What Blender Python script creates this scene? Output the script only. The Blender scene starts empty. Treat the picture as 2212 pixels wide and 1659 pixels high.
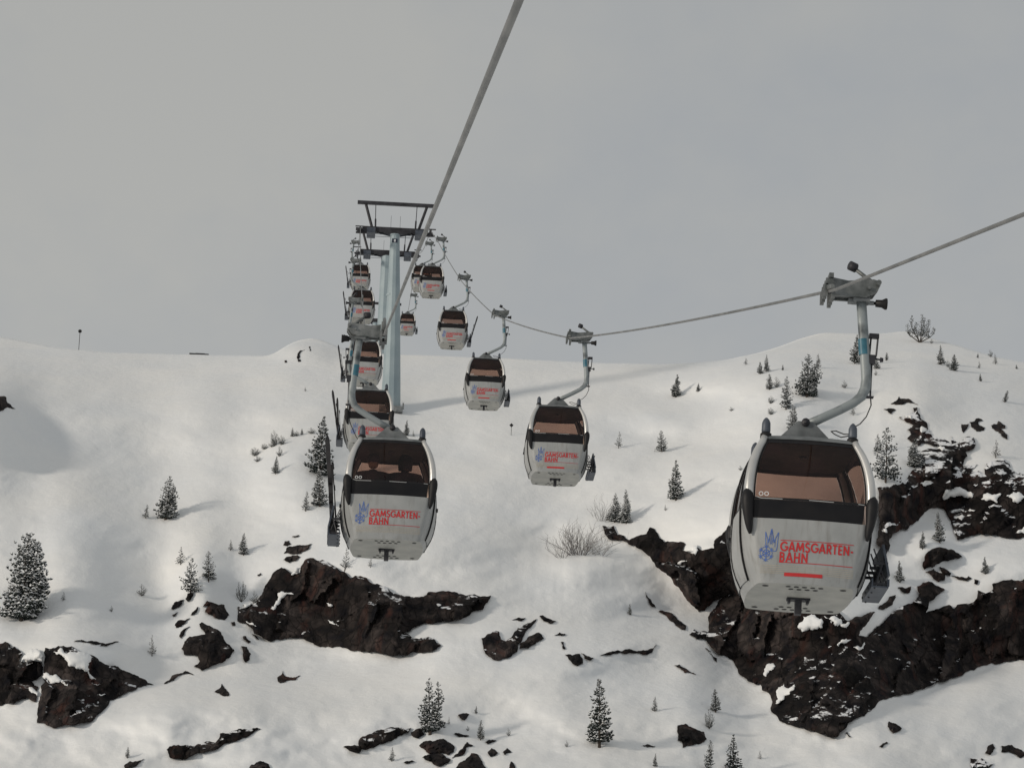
import bpy, bmesh, math, random
import numpy as np
from mathutils import Vector, Matrix
from mathutils.geometry import delaunay_2d_cdt

R = math.radians
scene = bpy.context.scene
COL = scene.collection

# ------------------------------------------------------------------ camera
FPX, CX, CY = 8260.0, 1106.0, 829.5        # focal length and centre for a 2212 px wide frame
PITCH, YAW, ROLL = R(16.6), R(2.6), R(2.2)
fw = Vector((math.sin(YAW) * math.cos(PITCH), math.cos(YAW) * math.cos(PITCH), math.sin(PITCH)))
rt = Vector((math.cos(YAW), -math.sin(YAW), 0.0))
up = rt.cross(fw)
rt, up = rt * math.cos(ROLL) + up * math.sin(ROLL), -rt * math.sin(ROLL) + up * math.cos(ROLL)
cam_data = bpy.data.cameras.new("camera")
cam_data.sensor_width = 36.0
cam_data.lens = 36.0 * FPX / 2212.0
cam_data.clip_start = 0.5
cam_data.clip_end = 6000.0
cam = bpy.data.objects.new("camera", cam_data)
COL.objects.link(cam)
cam.matrix_world = Matrix(((rt.x, up.x, -fw.x, 0), (rt.y, up.y, -fw.y, 0), (rt.z, up.z, -fw.z, 0), (0, 0, 0, 1)))
scene.camera = cam

# ------------------------------------------------------------------ sky and sun
SUN_AZ = R(240.0)      # compass-like, measured from +Y towards +X: where the sun stands
SUN_EL = R(12.0)
world = bpy.data.worlds.new("World")
scene.world = world
world.use_nodes = True
wn = world.node_tree
wn.nodes.clear()
def wnode(t, **kw):
    n = wn.nodes.new(t)
    for k, v in kw.items():
        setattr(n, k, v)
    return n
w_out = wnode("ShaderNodeOutputWorld")
w_bg = wnode("ShaderNodeBackground")
w_sky = wnode("ShaderNodeTexSky", sky_type='NISHITA', sun_disc=False, sun_elevation=SUN_EL, sun_rotation=SUN_AZ)
w_scale = wnode("ShaderNodeVectorMath", operation='SCALE')
w_scale.inputs['Scale'].default_value = 0.05
w_tc = wnode("ShaderNodeTexCoord")
w_map = wnode("ShaderNodeMapping")
w_map.inputs['Scale'].default_value = (2.6, 2.6, 3.4)
w_map.inputs['Location'].default_value = (8.5, 4.5, 11.5)
w_n1 = wnode("ShaderNodeTexNoise")
w_n1.inputs['Scale'].default_value = 1.7
w_n1.inputs['Detail'].default_value = 6.0
w_n1.inputs['Roughness'].default_value = 0.64
w_r1 = wnode("ShaderNodeValToRGB")
w_r1.color_ramp.elements[0].position = 0.30
w_r1.color_ramp.elements[0].color = (0.358, 0.378, 0.400, 1)
w_r1.color_ramp.elements[1].position = 0.62
w_r1.color_ramp.elements[1].color = (0.432, 0.434, 0.42, 1)
w_mix = wnode("ShaderNodeMix", data_type='RGBA')
w_mix.inputs['Factor'].default_value = 0.94      # thin overcast over the clear sky
L = wn.links.new
L(w_sky.outputs[0], w_scale.inputs[0])
L(w_tc.outputs['Generated'], w_map.inputs['Vector'])
L(w_map.outputs[0], w_n1.inputs['Vector'])
L(w_n1.outputs['Fac'], w_r1.inputs[0])
L(w_scale.outputs[0], w_mix.inputs[6])
L(w_r1.outputs[0], w_mix.inputs[7])
# the overcast is a little paler towards the horizon
w_sep = wnode("ShaderNodeSeparateXYZ"); L(w_tc.outputs['Generated'], w_sep.inputs[0])
w_el = wnode("ShaderNodeMapRange"); w_el.inputs['From Min'].default_value = 0.15; w_el.inputs['From Max'].default_value = 0.45
w_el.inputs['To Min'].default_value = 1.12; w_el.inputs['To Max'].default_value = 0.96
L(w_sep.outputs[2], w_el.inputs['Value'])
w_hz = wnode("ShaderNodeVectorMath", operation='SCALE'); L(w_mix.outputs[2], w_hz.inputs[0]); L(w_el.outputs[0], w_hz.inputs['Scale'])
L(w_hz.outputs[0], w_bg.inputs['Color'])
w_bg.inputs['Strength'].default_value = 1.0
L(w_bg.outputs[0], w_out.inputs['Surface'])

sun_data = bpy.data.lights.new("sun", 'SUN')
sun_data.energy = 1.75
sun_data.color = (1.0, 0.90, 0.77)
sun_data.angle = R(6.0)
sun = bpy.data.objects.new("sun", sun_data)
COL.objects.link(sun)
sdir = Vector((math.sin(SUN_AZ) * math.cos(SUN_EL), math.cos(SUN_AZ) * math.cos(SUN_EL), math.sin(SUN_EL)))
sun.rotation_euler = sdir.to_track_quat('Z', 'Y').to_euler()
sun.location = sdir * 400

vs = scene.view_settings
vs.view_transform = 'Standard'
vs.look = 'None'
vs.exposure = 0.0
vs.gamma = 1.0
scene.render.film_transparent = False
try:
    scene.cycles.max_bounces = 8
    scene.cycles.transparent_max_bounces = 16
    scene.cycles.use_denoising = True
except Exception:
    pass

# ------------------------------------------------------------------ small helpers
def ray(x, y):
    return fw + rt * ((x - CX) / FPX) + up * ((CY - y) / FPX)
def at(x, y, Y):
    """the point on the sight line through (x, y) that lies Y metres up the line of the lift"""
    d = ray(x, y)
    return d * (Y / d.y)
def project(P):
    d = P.dot(fw)
    return CX + FPX * P.dot(rt) / d, CY - FPX * P.dot(up) / d

def tag(o, label=None, cat=None, group=None, kind=None):
    if label: o["label"] = label
    if cat: o["category"] = cat
    if group: o["group"] = group
    if kind: o["kind"] = kind
    return o
def empty(name, loc=(0, 0, 0), rot=(0, 0, 0)):
    o = bpy.data.objects.new(name, None)
    o.empty_display_size = 0.3
    o.location = loc
    o.rotation_euler = rot
    COL.objects.link(o)
    return o
def mobj(name, me, parent=None):
    o = bpy.data.objects.new(name, me)
    COL.objects.link(o)
    if parent is not None:
        o.parent = parent
    return o
def copy_tree(o, parent=None):
    c = o.copy()
    COL.objects.link(c)
    c.parent = parent
    for ch in list(o.children):
        copy_tree(ch, c)
    return c
def rename_tree(o, _=None):
    pass

class MB:
    """collects simple shapes into one mesh"""
    def __init__(self):
        self.v, self.f = [], []
    def add(self, vs_, fs_):
        b = len(self.v)
        self.v += [tuple(p) for p in vs_]
        self.f += [tuple(b + i for i in f) for f in fs_]
        return self
    def box(self, c, s, rot=None):
        hx, hy, hz = s[0] / 2, s[1] / 2, s[2] / 2
        vs_ = [Vector((sx * hx, sy * hy, sz * hz)) for sx in (-1, 1) for sy in (-1, 1) for sz in (-1, 1)]
        if rot is not None:
            vs_ = [rot @ p for p in vs_]
        c = Vector(c)
        fs_ = [(0, 1, 3, 2), (4, 6, 7, 5), (0, 4, 5, 1), (2, 3, 7, 6), (0, 2, 6, 4), (1, 5, 7, 3)]
        return self.add([p + c for p in vs_], fs_)
    def tube(self, pts, rad, n=8, cap=True, flat=1.0):
        """swept tube; rad a number or a list; flat squashes the section across Y"""
        pts = [Vector(p) for p in pts]
        m = len(pts)
        if not hasattr(rad, '__len__'):
            rad = [rad] * m
        rings = []
        ref = None
        for i, p in enumerate(pts):
            t = (pts[min(i + 1, m - 1)] - pts[max(i - 1, 0)]).normalized()
            if ref is None:
                ref = Vector((0, 1, 0)) if abs(t.y) < 0.8 else Vector((1, 0, 0))
            a = (ref - t * ref.dot(t)).normalized()
            ref = a
            b = t.cross(a)
            rings.append([p + (a * math.cos(2 * math.pi * k / n) * flat + b * math.sin(2 * math.pi * k / n)) * rad[i] for k in range(n)])
        base = len(self.v)
        for r_ in rings:
            self.v += [tuple(q) for q in r_]
        for i in range(m - 1):
            for k in range(n):
                k2 = (k + 1) % n
                self.f.append((base + i * n + k, base + i * n + k2, base + (i + 1) * n + k2, base + (i + 1) * n + k))
        if cap:
            self.f.append(tuple(base + k for k in reversed(range(n))))
            self.f.append(tuple(base + (m - 1) * n + k for k in range(n)))
        return self
    def mesh(self, name, mat, smooth=False):
        me = bpy.data.meshes.new(name)
        me.from_pydata(self.v, [], self.f)
        if mat: me.materials.append(mat)
        if smooth:
            me.polygons.foreach_set("use_smooth", [True] * len(me.polygons))
        me.update()
        return me
    def build(self, name, mat, parent=None, smooth=False):
        return mobj(name, self.mesh(name, mat, smooth), parent)

# numpy value noise
def _hash(ix, iy, seed):
    h = (ix.astype(np.int64) * 374761393 + iy.astype(np.int64) * 668265263 + seed * 982451653) & 0xffffffff
    h = ((h ^ (h >> 13)) * 1274126177) & 0xffffffff
    h = h ^ (h >> 16)
    return (h & 0xffffff) / float(0xffffff)
def vnoise(x, y, seed=0):
    x = np.asarray(x, float); y = np.asarray(y, float)
    ix, iy = np.floor(x), np.floor(y)
    fx, fy = x - ix, y - iy
    fx = fx * fx * fx * (fx * (fx * 6 - 15) + 10); fy = fy * fy * fy * (fy * (fy * 6 - 15) + 10)
    a = _hash(ix, iy, seed); b = _hash(ix + 1, iy, seed)
    c = _hash(ix, iy + 1, seed); d = _hash(ix + 1, iy + 1, seed)
    return (a * (1 - fx) + b * fx) * (1 - fy) + (c * (1 - fx) + d * fx) * fy - 0.5
def fbm(x, y, seed=0, octv=4, gain=0.5):
    s = 0; amp = 1.0
    for o in range(octv):
        ca, sa = math.cos(o * 0.9), math.sin(o * 0.9)
        s = s + amp * vnoise((x * ca - y * sa) * 2 ** o, (x * sa + y * ca) * 2 ** o, seed + o * 17)
        amp *= gain
    return s

# ------------------------------------------------------------------ materials
def newmat(name):
    m = bpy.data.materials.new(name)
    m.use_nodes = True
    nt = m.node_tree
    b = nt.nodes["Principled BSDF"]
    return m, nt, b
def nd(nt, t, **kw):
    n = nt.nodes.new(t)
    for k, v in kw.items():
        if k in n.inputs.keys() if hasattr(n.inputs, 'keys') else False:
            n.inputs[k].default_value = v
        else:
            setattr(n, k, v)
    return n
def worn(name, c1, c2, rough=0.5, metal=0.0, scale=4.0, bump=0.0, bscale=30.0, spec=0.5, lo=0.35, hi=0.7, detail=5.0):
    """plain material whose colour wanders between two tones"""
    m, nt, b = newmat(name)
    tc = nt.nodes.new("ShaderNodeTexCoord")
    n = nt.nodes.new("ShaderNodeTexNoise")
    n.inputs['Scale'].default_value = scale; n.inputs['Detail'].default_value = detail
    nt.links.new(tc.outputs['Object'], n.inputs['Vector'])
    r_ = nt.nodes.new("ShaderNodeValToRGB")
    r_.color_ramp.elements[0].position = lo; r_.color_ramp.elements[0].color = (*c1, 1)
    r_.color_ramp.elements[1].position = hi; r_.color_ramp.elements[1].color = (*c2, 1)
    nt.links.new(n.outputs['Fac'], r_.inputs[0])
    nt.links.new(r_.outputs[0], b.inputs['Base Color'])
    b.inputs['Roughness'].default_value = rough
    b.inputs['Metallic'].default_value = metal
    b.inputs['Specular IOR Level'].default_value = spec
    if bump:
        n2 = nt.nodes.new("ShaderNodeTexNoise"); n2.inputs['Scale'].default_value = bscale
        n2.inputs['Detail'].default_value = 4.0
        nt.links.new(tc.outputs['Object'], n2.inputs['Vector'])
        bp = nt.nodes.new("ShaderNodeBump"); bp.inputs['Strength'].default_value = bump
        bp.inputs['Distance'].default_value = 0.05
        nt.links.new(n2.outputs['Fac'], bp.inputs['Height'])
        nt.links.new(bp.outputs[0], b.inputs['Normal'])
    return m

def snow_material(name):
    m, nt, b = newmat(name)
    geo = nt.nodes.new("ShaderNodeNewGeometry")
    n = nt.nodes.new("ShaderNodeTexNoise"); n.inputs['Scale'].default_value = 0.12; n.inputs['Detail'].default_value = 6
    nt.links.new(geo.outputs['Position'], n.inputs['Vector'])
    r_ = nt.nodes.new("ShaderNodeValToRGB")
    r_.color_ramp.elements[0].position = 0.3; r_.color_ramp.elements[0].color = (0.78, 0.80, 0.82, 1)
    r_.color_ramp.elements[1].position = 0.7; r_.color_ramp.elements[1].color = (0.85, 0.85, 0.84, 1)
    nt.links.new(n.outputs['Fac'], r_.inputs[0])
    nt.links.new(r_.outputs[0], b.inputs['Base Color'])
    b.inputs['Roughness'].default_value = 0.75
    b.inputs['Specular IOR Level'].default_value = 0.2
    n2 = nt.nodes.new("ShaderNodeTexNoise"); n2.inputs['Scale'].default_value = 1.0; n2.inputs['Detail'].default_value = 10
    n2.inputs['Roughness'].default_value = 0.70
    nt.links.new(geo.outputs['Position'], n2.inputs['Vector'])
    bp = nt.nodes.new("ShaderNodeBump"); bp.inputs['Strength'].default_value = 0.42; bp.inputs['Distance'].default_value = 0.22
    nt.links.new(n2.outputs['Fac'], bp.inputs['Height'])
    nt.links.new(bp.outputs[0], b.inputs['Normal'])
    return m

def rock_material(name, snowy):
    m, nt, b = newmat(name)
    lk = nt.links.new
    geo = nt.nodes.new("ShaderNodeNewGeometry")
    def noise(scale, detail, vec_scale=(1, 1, 1), rough=0.55):
        mp = nt.nodes.new("ShaderNodeMapping"); mp.inputs['Scale'].default_value = vec_scale
        lk(geo.outputs['Position'], mp.inputs['Vector'])
        n = nt.nodes.new("ShaderNodeTexNoise"); n.inputs['Scale'].default_value = scale; n.inputs['Detail'].default_value = detail
        n.inputs['Roughness'].default_value = rough
        lk(mp.outputs[0], n.inputs['Vector'])
        return n
    n1 = noise(0.9, 8)
    ramp = nt.nodes.new("ShaderNodeValToRGB")
    e = ramp.color_ramp.elements
    e[0].position = 0.32; e[0].color = (0.004, 0.004, 0.006, 1)
    e[1].position = 0.72; e[1].color = (0.052, 0.042, 0.039, 1)
    k = e.new(0.5); k.color = (0.0155, 0.0128, 0.0123, 1)
    lk(n1.outputs['Fac'], ramp.inputs[0])
    # rusty streaks running down the faces
    n2 = noise(0.7, 5, (1.0, 1.0, 0.14))
    r2 = nt.nodes.new("ShaderNodeValToRGB"); r2.color_ramp.elements[0].position = 0.56; r2.color_ramp.elements[1].position = 0.72
    lk(n2.outputs['Fac'], r2.inputs[0])
    mx = nt.nodes.new("ShaderNodeMix"); mx.data_type = 'RGBA'
    mul = nt.nodes.new("ShaderNodeMath"); mul.operation = 'MULTIPLY'; mul.inputs[1].default_value = 0.5
    lk(r2.outputs[0], mul.inputs[0]); lk(mul.outputs[0], mx.inputs['Factor'])
    lk(ramp.outputs[0], mx.inputs[6]); mx.inputs[7].default_value = (0.072, 0.028, 0.020, 1)
    # every block has its own tone
    vo = nt.nodes.new("ShaderNodeTexVoronoi"); vo.inputs['Scale'].default_value = 0.42
    mpv = nt.nodes.new("ShaderNodeMapping"); mpv.inputs['Scale'].default_value = (1.0, 0.5, 0.7); mpv.inputs['Rotation'].default_value = (0, 0.5, 0)
    lk(geo.outputs['Position'], mpv.inputs['Vector'])
    wob = nt.nodes.new("ShaderNodeVectorMath"); wob.operation = 'MULTIPLY_ADD'
    lk(n1.outputs['Color'], wob.inputs[0]); wob.inputs[1].default_value = (1.2, 1.2, 1.2); lk(mpv.outputs[0], wob.inputs[2])
    lk(wob.outputs[0], vo.inputs['Vector'])
    sepv = nt.nodes.new("ShaderNodeSeparateColor"); lk(vo.outputs['Color'], sepv.inputs[0])
    tone = nt.nodes.new("ShaderNodeMapRange"); tone.inputs['To Min'].default_value = 0.45; tone.inputs['To Max'].default_value = 1.75
    lk(sepv.outputs[0], tone.inputs['Value'])
    scl = nt.nodes.new("ShaderNodeVectorMath"); scl.operation = 'SCALE'
    lk(mx.outputs[2], scl.inputs[0]); lk(tone.outputs[0], scl.inputs['Scale'])
    # snow lodged on ledges and in cracks
    sep = nt.nodes.new("ShaderNodeSeparateXYZ"); lk(geo.outputs['Normal'], sep.inputs[0])
    n3 = noise(0.75, 7, (0.9, 0.9, 1.5), 0.62)
    ad = nt.nodes.new("ShaderNodeMath"); ad.operation = 'MULTIPLY_ADD'
    lk(n3.outputs['Fac'], ad.inputs[0]); ad.inputs[1].default_value = 1.3 + snowy; lk(sep.outputs[2], ad.inputs[2])
    r3 = nt.nodes.new("ShaderNodeValToRGB")
    th = 0.5 * (1.3 + snowy) + 0.90 - 0.40 * snowy
    r3.color_ramp.elements[0].position = min(0.97, th / 2.5); r3.color_ramp.elements[1].position = min(0.99, th / 2.5 + 0.03)
    dv = nt.nodes.new("ShaderNodeMath"); dv.operation = 'DIVIDE'; dv.inputs[1].default_value = 2.5
    lk(ad.outputs[0], dv.inputs[0]); lk(dv.outputs[0], r3.inputs[0])
    mx2 = nt.nodes.new("ShaderNodeMix"); mx2.data_type = 'RGBA'
    lk(r3.outputs[0], mx2.inputs['Factor']); lk(scl.outputs[0], mx2.inputs[6]); mx2.inputs[7].default_value = (0.8, 0.81, 0.83, 1)
    lk(mx2.outputs[2], b.inputs['Base Color'])
    b.inputs['Roughness'].default_value = 0.92
    b.inputs['Specular IOR Level'].default_value = 0.15
    n4 = noise(3.0, 9, (1, 1, 0.6), 0.65)
    bp = nt.nodes.new("ShaderNodeBump"); bp.inputs['Strength'].default_value = 0.38; bp.inputs['Distance'].default_value = 0.14
    # cracks between the blocks
    vc = nt.nodes.new("ShaderNodeTexVoronoi"); vc.feature = 'DISTANCE_TO_EDGE'; vc.inputs['Scale'].default_value = 1.25
    wob2 = nt.nodes.new("ShaderNodeVectorMath"); wob2.operation = 'MULTIPLY_ADD'
    lk(n1.outputs['Color'], wob2.inputs[0]); wob2.inputs[1].default_value = (0.7, 0.7, 0.7); lk(mpv.outputs[0], wob2.inputs[2])
    lk(wob2.outputs[0], vc.inputs['Vector'])
    cr = nt.nodes.new("ShaderNodeMapRange"); cr.inputs['From Max'].default_value = 0.07; lk(vc.outputs['Distance'], cr.inputs['Value'])
    hm = nt.nodes.new("ShaderNodeMath"); hm.operation = 'MULTIPLY_ADD'; hm.inputs[1].default_value = 0.6
    lk(cr.outputs[0], hm.inputs[0]); lk(n4.outputs['Fac'], hm.inputs[2])
    lk(hm.outputs[0], bp.inputs['Height']); lk(bp.outputs[0], b.inputs['Normal'])
    ck = nt.nodes.new("ShaderNodeMapRange"); ck.inputs['From Max'].default_value = 0.05; ck.inputs['To Min'].default_value = 0.3
    lk(vc.outputs['Distance'], ck.inputs['Value'])
    tm = nt.nodes.new("ShaderNodeMath"); tm.operation = 'MULTIPLY'; lk(tone.outputs[0], tm.inputs[0]); lk(ck.outputs[0], tm.inputs[1])
    lk(tm.outputs[0], scl.inputs['Scale'])
    return m

M = {}
M['snow'] = snow_material("snow")
M['rock'] = rock_material("rock", 0.0)
M['rock_bare'] = rock_material("rock_bare", -0.45)
M['rock_snowy'] = rock_material("rock_snow_streaked", 0.30)
def cabin_paint():
    """white paint with dust washed down in streaks"""
    m = worn("cabin_white_paint", (0.295, 0.305, 0.305), (0.375, 0.382, 0.38), 0.45, 0.0, 2.2, 0.03, 60)
    nt = m.node_tree; b = nt.nodes["Principled BSDF"]
    src = b.inputs['Base Color'].links[0].from_socket
    tc = nt.nodes.new("ShaderNodeTexCoord"); mp = nt.nodes.new("ShaderNodeMapping"); mp.inputs['Scale'].default_value = (9.0, 9.0, 0.9)
    ns = nt.nodes.new("ShaderNodeTexNoise"); ns.inputs['Scale'].default_value = 1.6; ns.inputs['Detail'].default_value = 7
    nt.links.new(tc.outputs['Object'], mp.inputs['Vector']); nt.links.new(mp.outputs[0], ns.inputs['Vector'])
    rp = nt.nodes.new("ShaderNodeMapRange"); rp.inputs['From Min'].default_value = 0.52; rp.inputs['From Max'].default_value = 0.78
    rp.inputs['To Min'].default_value = 0.0; rp.inputs['To Max'].default_value = 0.55
    nt.links.new(ns.outputs['Fac'], rp.inputs['Value'])
    mx = nt.nodes.new("ShaderNodeMix"); mx.data_type = 'RGBA'
    nt.links.new(rp.outputs[0], mx.inputs['Factor']); nt.links.new(src, mx.inputs[6]); mx.inputs[7].default_value = (0.17, 0.16, 0.14, 1)
    nt.links.new(mx.outputs[2], b.inputs['Base Color'])
    return m
M['white'] = cabin_paint()
M['floorpaint'] = worn("cabin_floor_sheet", (0.34, 0.34, 0.315), (0.46, 0.45, 0.41), 0.55, 0.0, 3.0)
M['silver'] = worn("brushed_aluminium", (0.52, 0.52, 0.51), (0.64, 0.635, 0.62), 0.32, 0.45, 3.0, 0.02, 80)
M['black'] = worn("black_rubber", (0.008, 0.008, 0.010), (0.016, 0.015, 0.016), 0.55, 0.0, 6.0, spec=0.3)
M['band'] = worn("dark_glass_band", (0.006, 0.006, 0.008), (0.012, 0.011, 0.012), 0.4, 0.0, 4.0, spec=0.25)
M['galv'] = worn("galvanised_steel", (0.11, 0.12, 0.125), (0.28, 0.295, 0.30), 0.55, 0.4, 3.5, 0.05, 40)
M['arm'] = worn("weathered_hanger_paint", (0.045, 0.055, 0.062), (0.27, 0.30, 0.31), 0.5, 0.2, 2.6, 0.03, 40, lo=0.30, hi=0.47)
M['grip'] = worn("grip_casting", (0.09, 0.10, 0.10), (0.24, 0.25, 0.25), 0.5, 0.4, 6.0, 0.06, 50)
M['darksteel'] = worn("dark_steel", (0.018, 0.018, 0.022), (0.05, 0.05, 0.058), 0.55, 0.3, 2.0)
M['slate'] = worn("slate_blue_sheet", (0.045, 0.055, 0.075), (0.10, 0.115, 0.14), 0.5, 0.2, 4.0)
M['mast'] = worn("pale_blue_mast_paint", (0.25, 0.315, 0.345), (0.33, 0.395, 0.42), 0.6, 0.1, 0.6, 0.04, 20)
M['seat'] = worn("dark_seat_cloth", (0.02, 0.018, 0.018), (0.04, 0.032, 0.03), 0.9, 0.0, 5.0)
M['ceiling'] = worn("cabin_ceiling", (0.17, 0.15, 0.14), (0.22, 0.20, 0.185), 0.8, 0.0, 5.0)
M['rope'] = worn("steel_wire_rope", (0.13, 0.135, 0.135), (0.24, 0.24, 0.235), 0.5, 0.4, 1.2, 0.0)
M['red'] = worn("red_lettering", (0.48, 0.018, 0.022), (0.56, 0.03, 0.03), 0.5, 0.0, 8.0)
M['blue'] = worn("blue_emblem_ink", (0.06, 0.13, 0.42), (0.10, 0.19, 0.48), 0.5, 0.0, 8.0)
M['hatch'] = worn("beige_pin_stripe", (0.50, 0.42, 0.30), (0.56, 0.47, 0.34), 0.5, 0.0, 8.0)
M['sticker'] = worn("teal_sticker", (0.025, 0.115, 0.165), (0.05, 0.17, 0.23), 0.45, 0.0, 9.0)
M['plate'] = worn("navy_number_plate", (0.006, 0.012, 0.03), (0.012, 0.02, 0.045), 0.4, 0.0, 5.0)
M['platewhite'] = worn("plate_white", (0.6, 0.62, 0.64), (0.7, 0.7, 0.7), 0.5)
M['needle'] = worn("pine_needles", (0.016, 0.022, 0.020), (0.055, 0.066, 0.06), 0.85, 0.0, 3.0, spec=0.2)
M['bark'] = worn("pine_bark", (0.03, 0.024, 0.02), (0.08, 0.062, 0.05), 0.9, 0.0, 12.0, 0.3, 60)
M['twig'] = worn("bare_twig", (0.09, 0.082, 0.078), (0.30, 0.29, 0.29), 0.9, 0.0, 9.0)
M['cloth'] = worn("dark_ski_jacket", (0.010, 0.011, 0.016), (0.026, 0.027, 0.036), 0.8, 0.0, 8.0)
M['skin'] = worn("skin", (0.42, 0.26, 0.19), (0.50, 0.32, 0.24), 0.6, 0.0, 8.0)
M['ski'] = worn("dark_ski_topsheet", (0.012, 0.012, 0.015), (0.05, 0.045, 0.045), 0.35, 0.0, 3.0)

def glass_material():
    m, nt, b = newmat("brown_tinted_pane")
    nt.nodes.remove(b)
    out = nt.nodes["Material Output"]
    tr = nt.nodes.new("ShaderNodeBsdfTransparent"); tr.inputs[0].default_value = (0.61, 0.475, 0.415, 1)
    gl = nt.nodes.new("ShaderNodeBsdfGlossy"); gl.inputs[0].default_value = (0.85, 0.85, 0.85, 1); gl.inputs['Roughness'].default_value = 0.03
    df = nt.nodes.new("ShaderNodeBsdfDiffuse"); df.inputs[0].default_value = (0.10, 0.045, 0.045, 1)
    lw = nt.nodes.new("ShaderNodeFresnel"); lw.inputs['IOR'].default_value = 1.38
    tc = nt.nodes.new("ShaderNodeTexCoord")
    ns = nt.nodes.new("ShaderNodeTexNoise"); ns.inputs['Scale'].default_value = 3.0; ns.inputs['Detail'].default_value = 6
    nt.links.new(tc.outputs['Object'], ns.inputs['Vector'])
    mr = nt.nodes.new("ShaderNodeMapRange"); mr.inputs['From Min'].default_value = 0.4; mr.inputs['From Max'].default_value = 0.75
    mr.inputs['To Min'].default_value = 0.02; mr.inputs['To Max'].default_value = 0.15     # film of dust on the pane
    nt.links.new(ns.outputs['Fac'], mr.inputs['Value'])
    m1 = nt.nodes.new("ShaderNodeMixShader"); m2 = nt.nodes.new("ShaderNodeMixShader")
    nt.links.new(mr.outputs[0], m1.inputs[0]); nt.links.new(tr.outputs[0], m1.inputs[1]); nt.links.new(df.outputs[0], m1.inputs[2])
    nt.links.new(lw.outputs[0], m2.inputs[0]); nt.links.new(m1.outputs[0], m2.inputs[1]); nt.links.new(gl.outputs[0], m2.inputs[2])
    nt.links.new(m2.outputs[0], out.inputs['Surface'])
    return m
M['glass'] = glass_material()
# ------------------------------------------------------------------ outlines of the rock (traced in enlarged views; each view has its own origin and scale)
VIEW = {'A': (1946, 940, 4.0), 'B': (1946, 1240, 4.0), 'C': (1680, 1459, 4.0), 'D': (1946, 1459, 4.0), 'E': (0, 1440, 4.0),
        'F': (400, 1300, 4.0), 'G': (780, 1459, 4.0), 'H': (1400, 1220, 4.0), 'a': (0, 1280, 1.7696), 'b': (1150, 1200, 2.461),
        'c': (1500, 740, 2.214), 'd': (0, 780, 2.765)}
def V(view, *pts):
    ox, oy, s = VIEW[view]
    return [((ox + p[0] / s) / 1.12975, (oy + p[1] / s) / 1.12975) for p in pts]

ROCKS = []      # name, label, outline, options
def rock(name, label, pts, **kw):
    ROCKS.append(dict(name=name, label=label, pts=pts, **kw))

cliff_pts = (V('H', (280,250),(390,250),(430,330),(540,390),(640,345),(710,330),(745,265),(790,280),(840,370),(890,410),(1090,430),(1060,490),(1160,525),(1190,450),(1260,490),(1370,470),(1370,400),(1500,260),(1750,300))
  + V('C', (1000,-300),(1300,-60),(1480,150)) + V('B', (490,1100),(560,1060),(640,1050),(760,1010),(700,1100),(600,1240),(690,1250),(780,1150),(880,1060),(1010,960),(1110,930),(1190,830),(1170,760),(1240,710),(1380,760),(1440,795),(1300,900),(1255,1020),(1380,980),(1480,940),(1530,980),(1560,940),(1680,930),(1750,880),(1760,800),(1840,830),(1910,790),(1900,740),(2050,700),(2211,690),(2500,670),(2800,760),(3050,900),(3300,1130))
  + V('D', (3150,330),(2900,420),(2600,520),(2211,605),(1800,660),(1500,780),(1200,890)) + V('C', (2000,960),(1870,1000),(1800,1080),(1720,1150),(1560,1220),(1460,1350),(1420,1360),(1250,1310),(1120,1260),(1000,1240),(880,1180),(810,1110),(800,950),(720,900),(700,830),(650,840),(540,770),(450,640),(380,570),(260,520),(170,400))
  + V('H', (1200,1355),(1130,1310),(1180,1260),(1310,1290),(1320,1200),(1310,1140),(1400,1020),(1460,940),(1340,1020),(1280,1080),(1220,1090),(1130,1000),(1060,900),(970,800),(870,700),(770,600),(700,520),(600,450),(520,410),(470,390),(430,395),(340,380),(300,330)))
rock('cliff', 'huge dark rust streaked cliff filling the lower right behind the nearest cabin', cliff_pts, relief=1.3, patches=[
  V('C', (1110,330),(1180,300),(1310,290),(1300,200),(1230,160),(1120,180),(1060,270)),
  V('C', (850,1030),(860,930),(930,830),(980,880),(1040,840),(1035,880),(950,950),(900,1000)),
  V('C', (730,740),(740,690),(830,635),(850,660),(790,710),(760,765)),
  V('C', (1450,450),(1490,410),(1590,405),(1540,440),(1470,470)),
  V('C', (1610,480),(1680,480),(1720,430),(1690,500),(1660,510)),
  V('C', (1320,175),(1440,180),(1500,250),(1570,230),(1520,290),(1430,270)),
  V('C', (1640,540),(1680,550),(1740,585),(1700,580)),
  V('H', (1030,600),(1110,595),(1050,630),(1005,630)),
  V('H', (1090,500),(1170,510),(1160,450),(1210,440),(1190,540))])
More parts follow.
